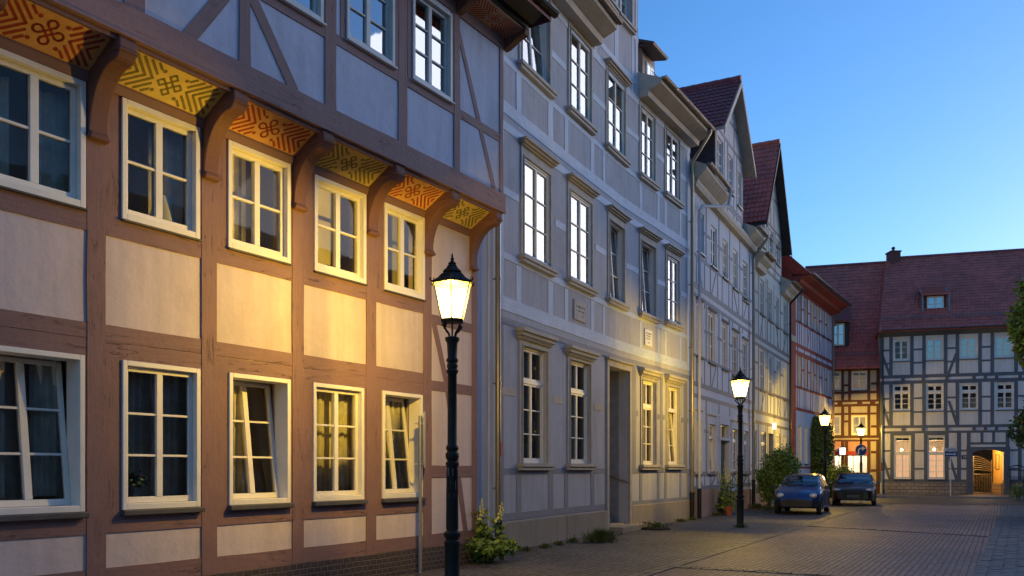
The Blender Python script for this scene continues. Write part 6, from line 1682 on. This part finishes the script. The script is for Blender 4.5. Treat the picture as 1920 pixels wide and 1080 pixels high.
        for a in ax:
            wd=.175; cc=Wp(a,s*(Wd/2-.10),wr); m=MB(); t1=[]
            axd=Vector((lx,ly,0))*s
            rot=[]
            def ring(rad,o_): return [cc+axd*o_+Vector((hx*math.cos(t)*rad,hy*math.cos(t)*rad,math.sin(t)*rad)) for t in [2*math.pi*j/28 for j in range(28)]]
            R_=[ring(wr-.06,-wd/2),ring(wr-.01,-wd/2),ring(wr,-wd/2+.02),ring(wr,wd/2-.02),ring(wr-.012,wd/2),ring(wr-.075,wd/2+.003),ring(wr-.085,wd/2-.02)]
            for A_,B_ in zip(R_,R_[1:]):
                for j in range(28): m.quad(A_[j],A_[(j+1)%28],B_[(j+1)%28],B_[j])
            wh=m.build('wheel',M['rubber'],r,smooth=True)
            m=MB(); A_=ring(wr-.082,wd/2-.012); B_=ring(wr-.11,wd/2-.03)
            for j in range(28): m.quad(A_[j],A_[(j+1)%28],B_[(j+1)%28],B_[j])
            for k in range(7):
                t=2*math.pi*k/7; tw_=.16
                def pp(rad,dt,o_): return cc+axd*o_+Vector((hx*math.cos(t+dt)*rad,hy*math.cos(t+dt)*rad,math.sin(t+dt)*rad))
                m.quad(pp(.03,-.9,wd/2-.015),pp(wr-.085,-tw_,wd/2-.02),pp(wr-.085,tw_,wd/2-.02),pp(.03,.9,wd/2-.015))
            C_=ring(.045,wd/2-.008); m.v+=[tuple(p) for p in C_]; m.f.append(tuple(range(len(m.v)-28,len(m.v)))); m.m.append(0)
            m.build('rim',M['rim'],wh)
            m=MB(); A_=ring(wr-.085,wd/2-.05); m.v+=[tuple(p) for p in A_]; m.f.append(tuple(range(28))); m.m.append(0); m.build('brake_disc',M['black'],wh)
    # wipers
    m=MB(); z=it(top,s0+.02)
    for a in (-.45,.1): m.tube([Wp(s0+.02,a,z+.03),Wp(s0+.12,a+.5,it(top,s0+.12)+.02)],.010,4)
    m.build('wiper',M['black'],r)
    # closed underbody
    m=MB(); m.hexa([Wp(.3,-Wd/2+.12,.22),Wp(.3,Wd/2-.12,.22),Wp(L-.3,Wd/2-.12,.22),Wp(L-.3,-Wd/2+.12,.22),Wp(.3,-Wd/2+.12,.5),Wp(.3,Wd/2-.12,.5),Wp(L-.3,Wd/2-.12,.5),Wp(L-.3,-Wd/2+.12,.5)]); m.build('underbody',M['black'],r)
    return r
hd=Vector((-.44,-.90)).normalized()
bx,by=(1497-CX)/FPX*30.6,30.6
car('blue small hatchback with round headlights and dark grey bumper, parked nearest the camera',0,(bx,by),(hd.x,hd.y),3.43,1.63,1.45,
    [(0,.56),(.05,.66),(.18,.76),(.5,.88),(.86,.985),(1.25,1.20),(1.62,1.37),(2.0,1.44),(2.5,1.45),(2.95,1.40),(3.12,1.30),(3.33,1.0),(3.43,.80)],lambda s:.86+.05*min(1,s/3),'blue_paint',.50,2.35,.58,.27,(.10,.56,.67,.13,.095,.07),(.86,1.70,2.98,3.30))
bx,by=(1601-CX)/FPX*37.9,37.9
hd=Vector((-.40,-.917)).normalized()
car('black hatchback with slanted headlights, parked behind the blue car',0,(bx,by),(hd.x,hd.y),4.2,1.80,1.46,
    [(0,.60),(.05,.72),(.2,.80),(.6,.90),(1.15,.98),(1.6,1.20),(2.05,1.40),(2.5,1.46),(3.1,1.45),(3.6,1.38),(3.9,1.15),(4.1,.98),(4.2,.75)],lambda s:.90+.05*min(1,s/3),'black_paint',.42,2.6,.82,.31,(.10,.66,.70,.17,.065,.08),(1.15,2.1,3.5,3.95))
# ================================================================== camera
cam=bpy.data.cameras.new('camera'); co=bpy.data.objects.new('camera',cam); col.objects.link(co)
cam.sensor_width=36; cam.lens=36*FPX/1920; cam.shift_y=(HY-540)/1920; cam.clip_end=2000; cam.clip_start=.1
co.location=(0,0,HC); co.rotation_euler=(R(90),0,0); sc.camera=co
# ================================================================== dusk sky
w=bpy.data.worlds.new('World'); sc.world=w; w.use_nodes=True; t=w.node_tree; bg=t.nodes['Background']
sky=t.nodes.new('ShaderNodeTexSky'); sky.sky_type='NISHITA'; sky.sun_disc=False
SE,SR=2.0,56.0
sky.sun_elevation=R(SE); sky.sun_rotation=R(SR); sky.air_density=1.0; sky.dust_density=.8; sky.ozone_density=4.0; sky.altitude=100
t.links.new(sky.outputs[0],bg.inputs['Color']); bg.inputs['Strength'].default_value=.136
sn=bpy.data.lights.new('fill_sun','SUN'); sn.energy=.28; sn.specular_factor=.1; sn.angle=R(60); sn.color=(1,.93,.90); so=bpy.data.objects.new('fill_sun',sn); col.objects.link(so)  # wide soft lamp added as twilight fill on the facades after sunset
az_=R(SR); dirv=Vector((math.sin(az_)*math.cos(R(SE)),math.cos(az_)*math.cos(R(SE)),math.sin(R(SE))))
so.rotation_euler=(-dirv).to_track_quat('-Z','Y').to_euler(); so.location=(0,0,30)
sc.view_settings.view_transform='Standard'; sc.view_settings.look='None'; sc.view_settings.exposure=2.6; sc.view_settings.gamma=1
sc.cycles.use_denoising=True; sc.cycles.max_bounces=8; sc.cycles.transparent_max_bounces=16; sc.cycles.sample_clamp_indirect=4
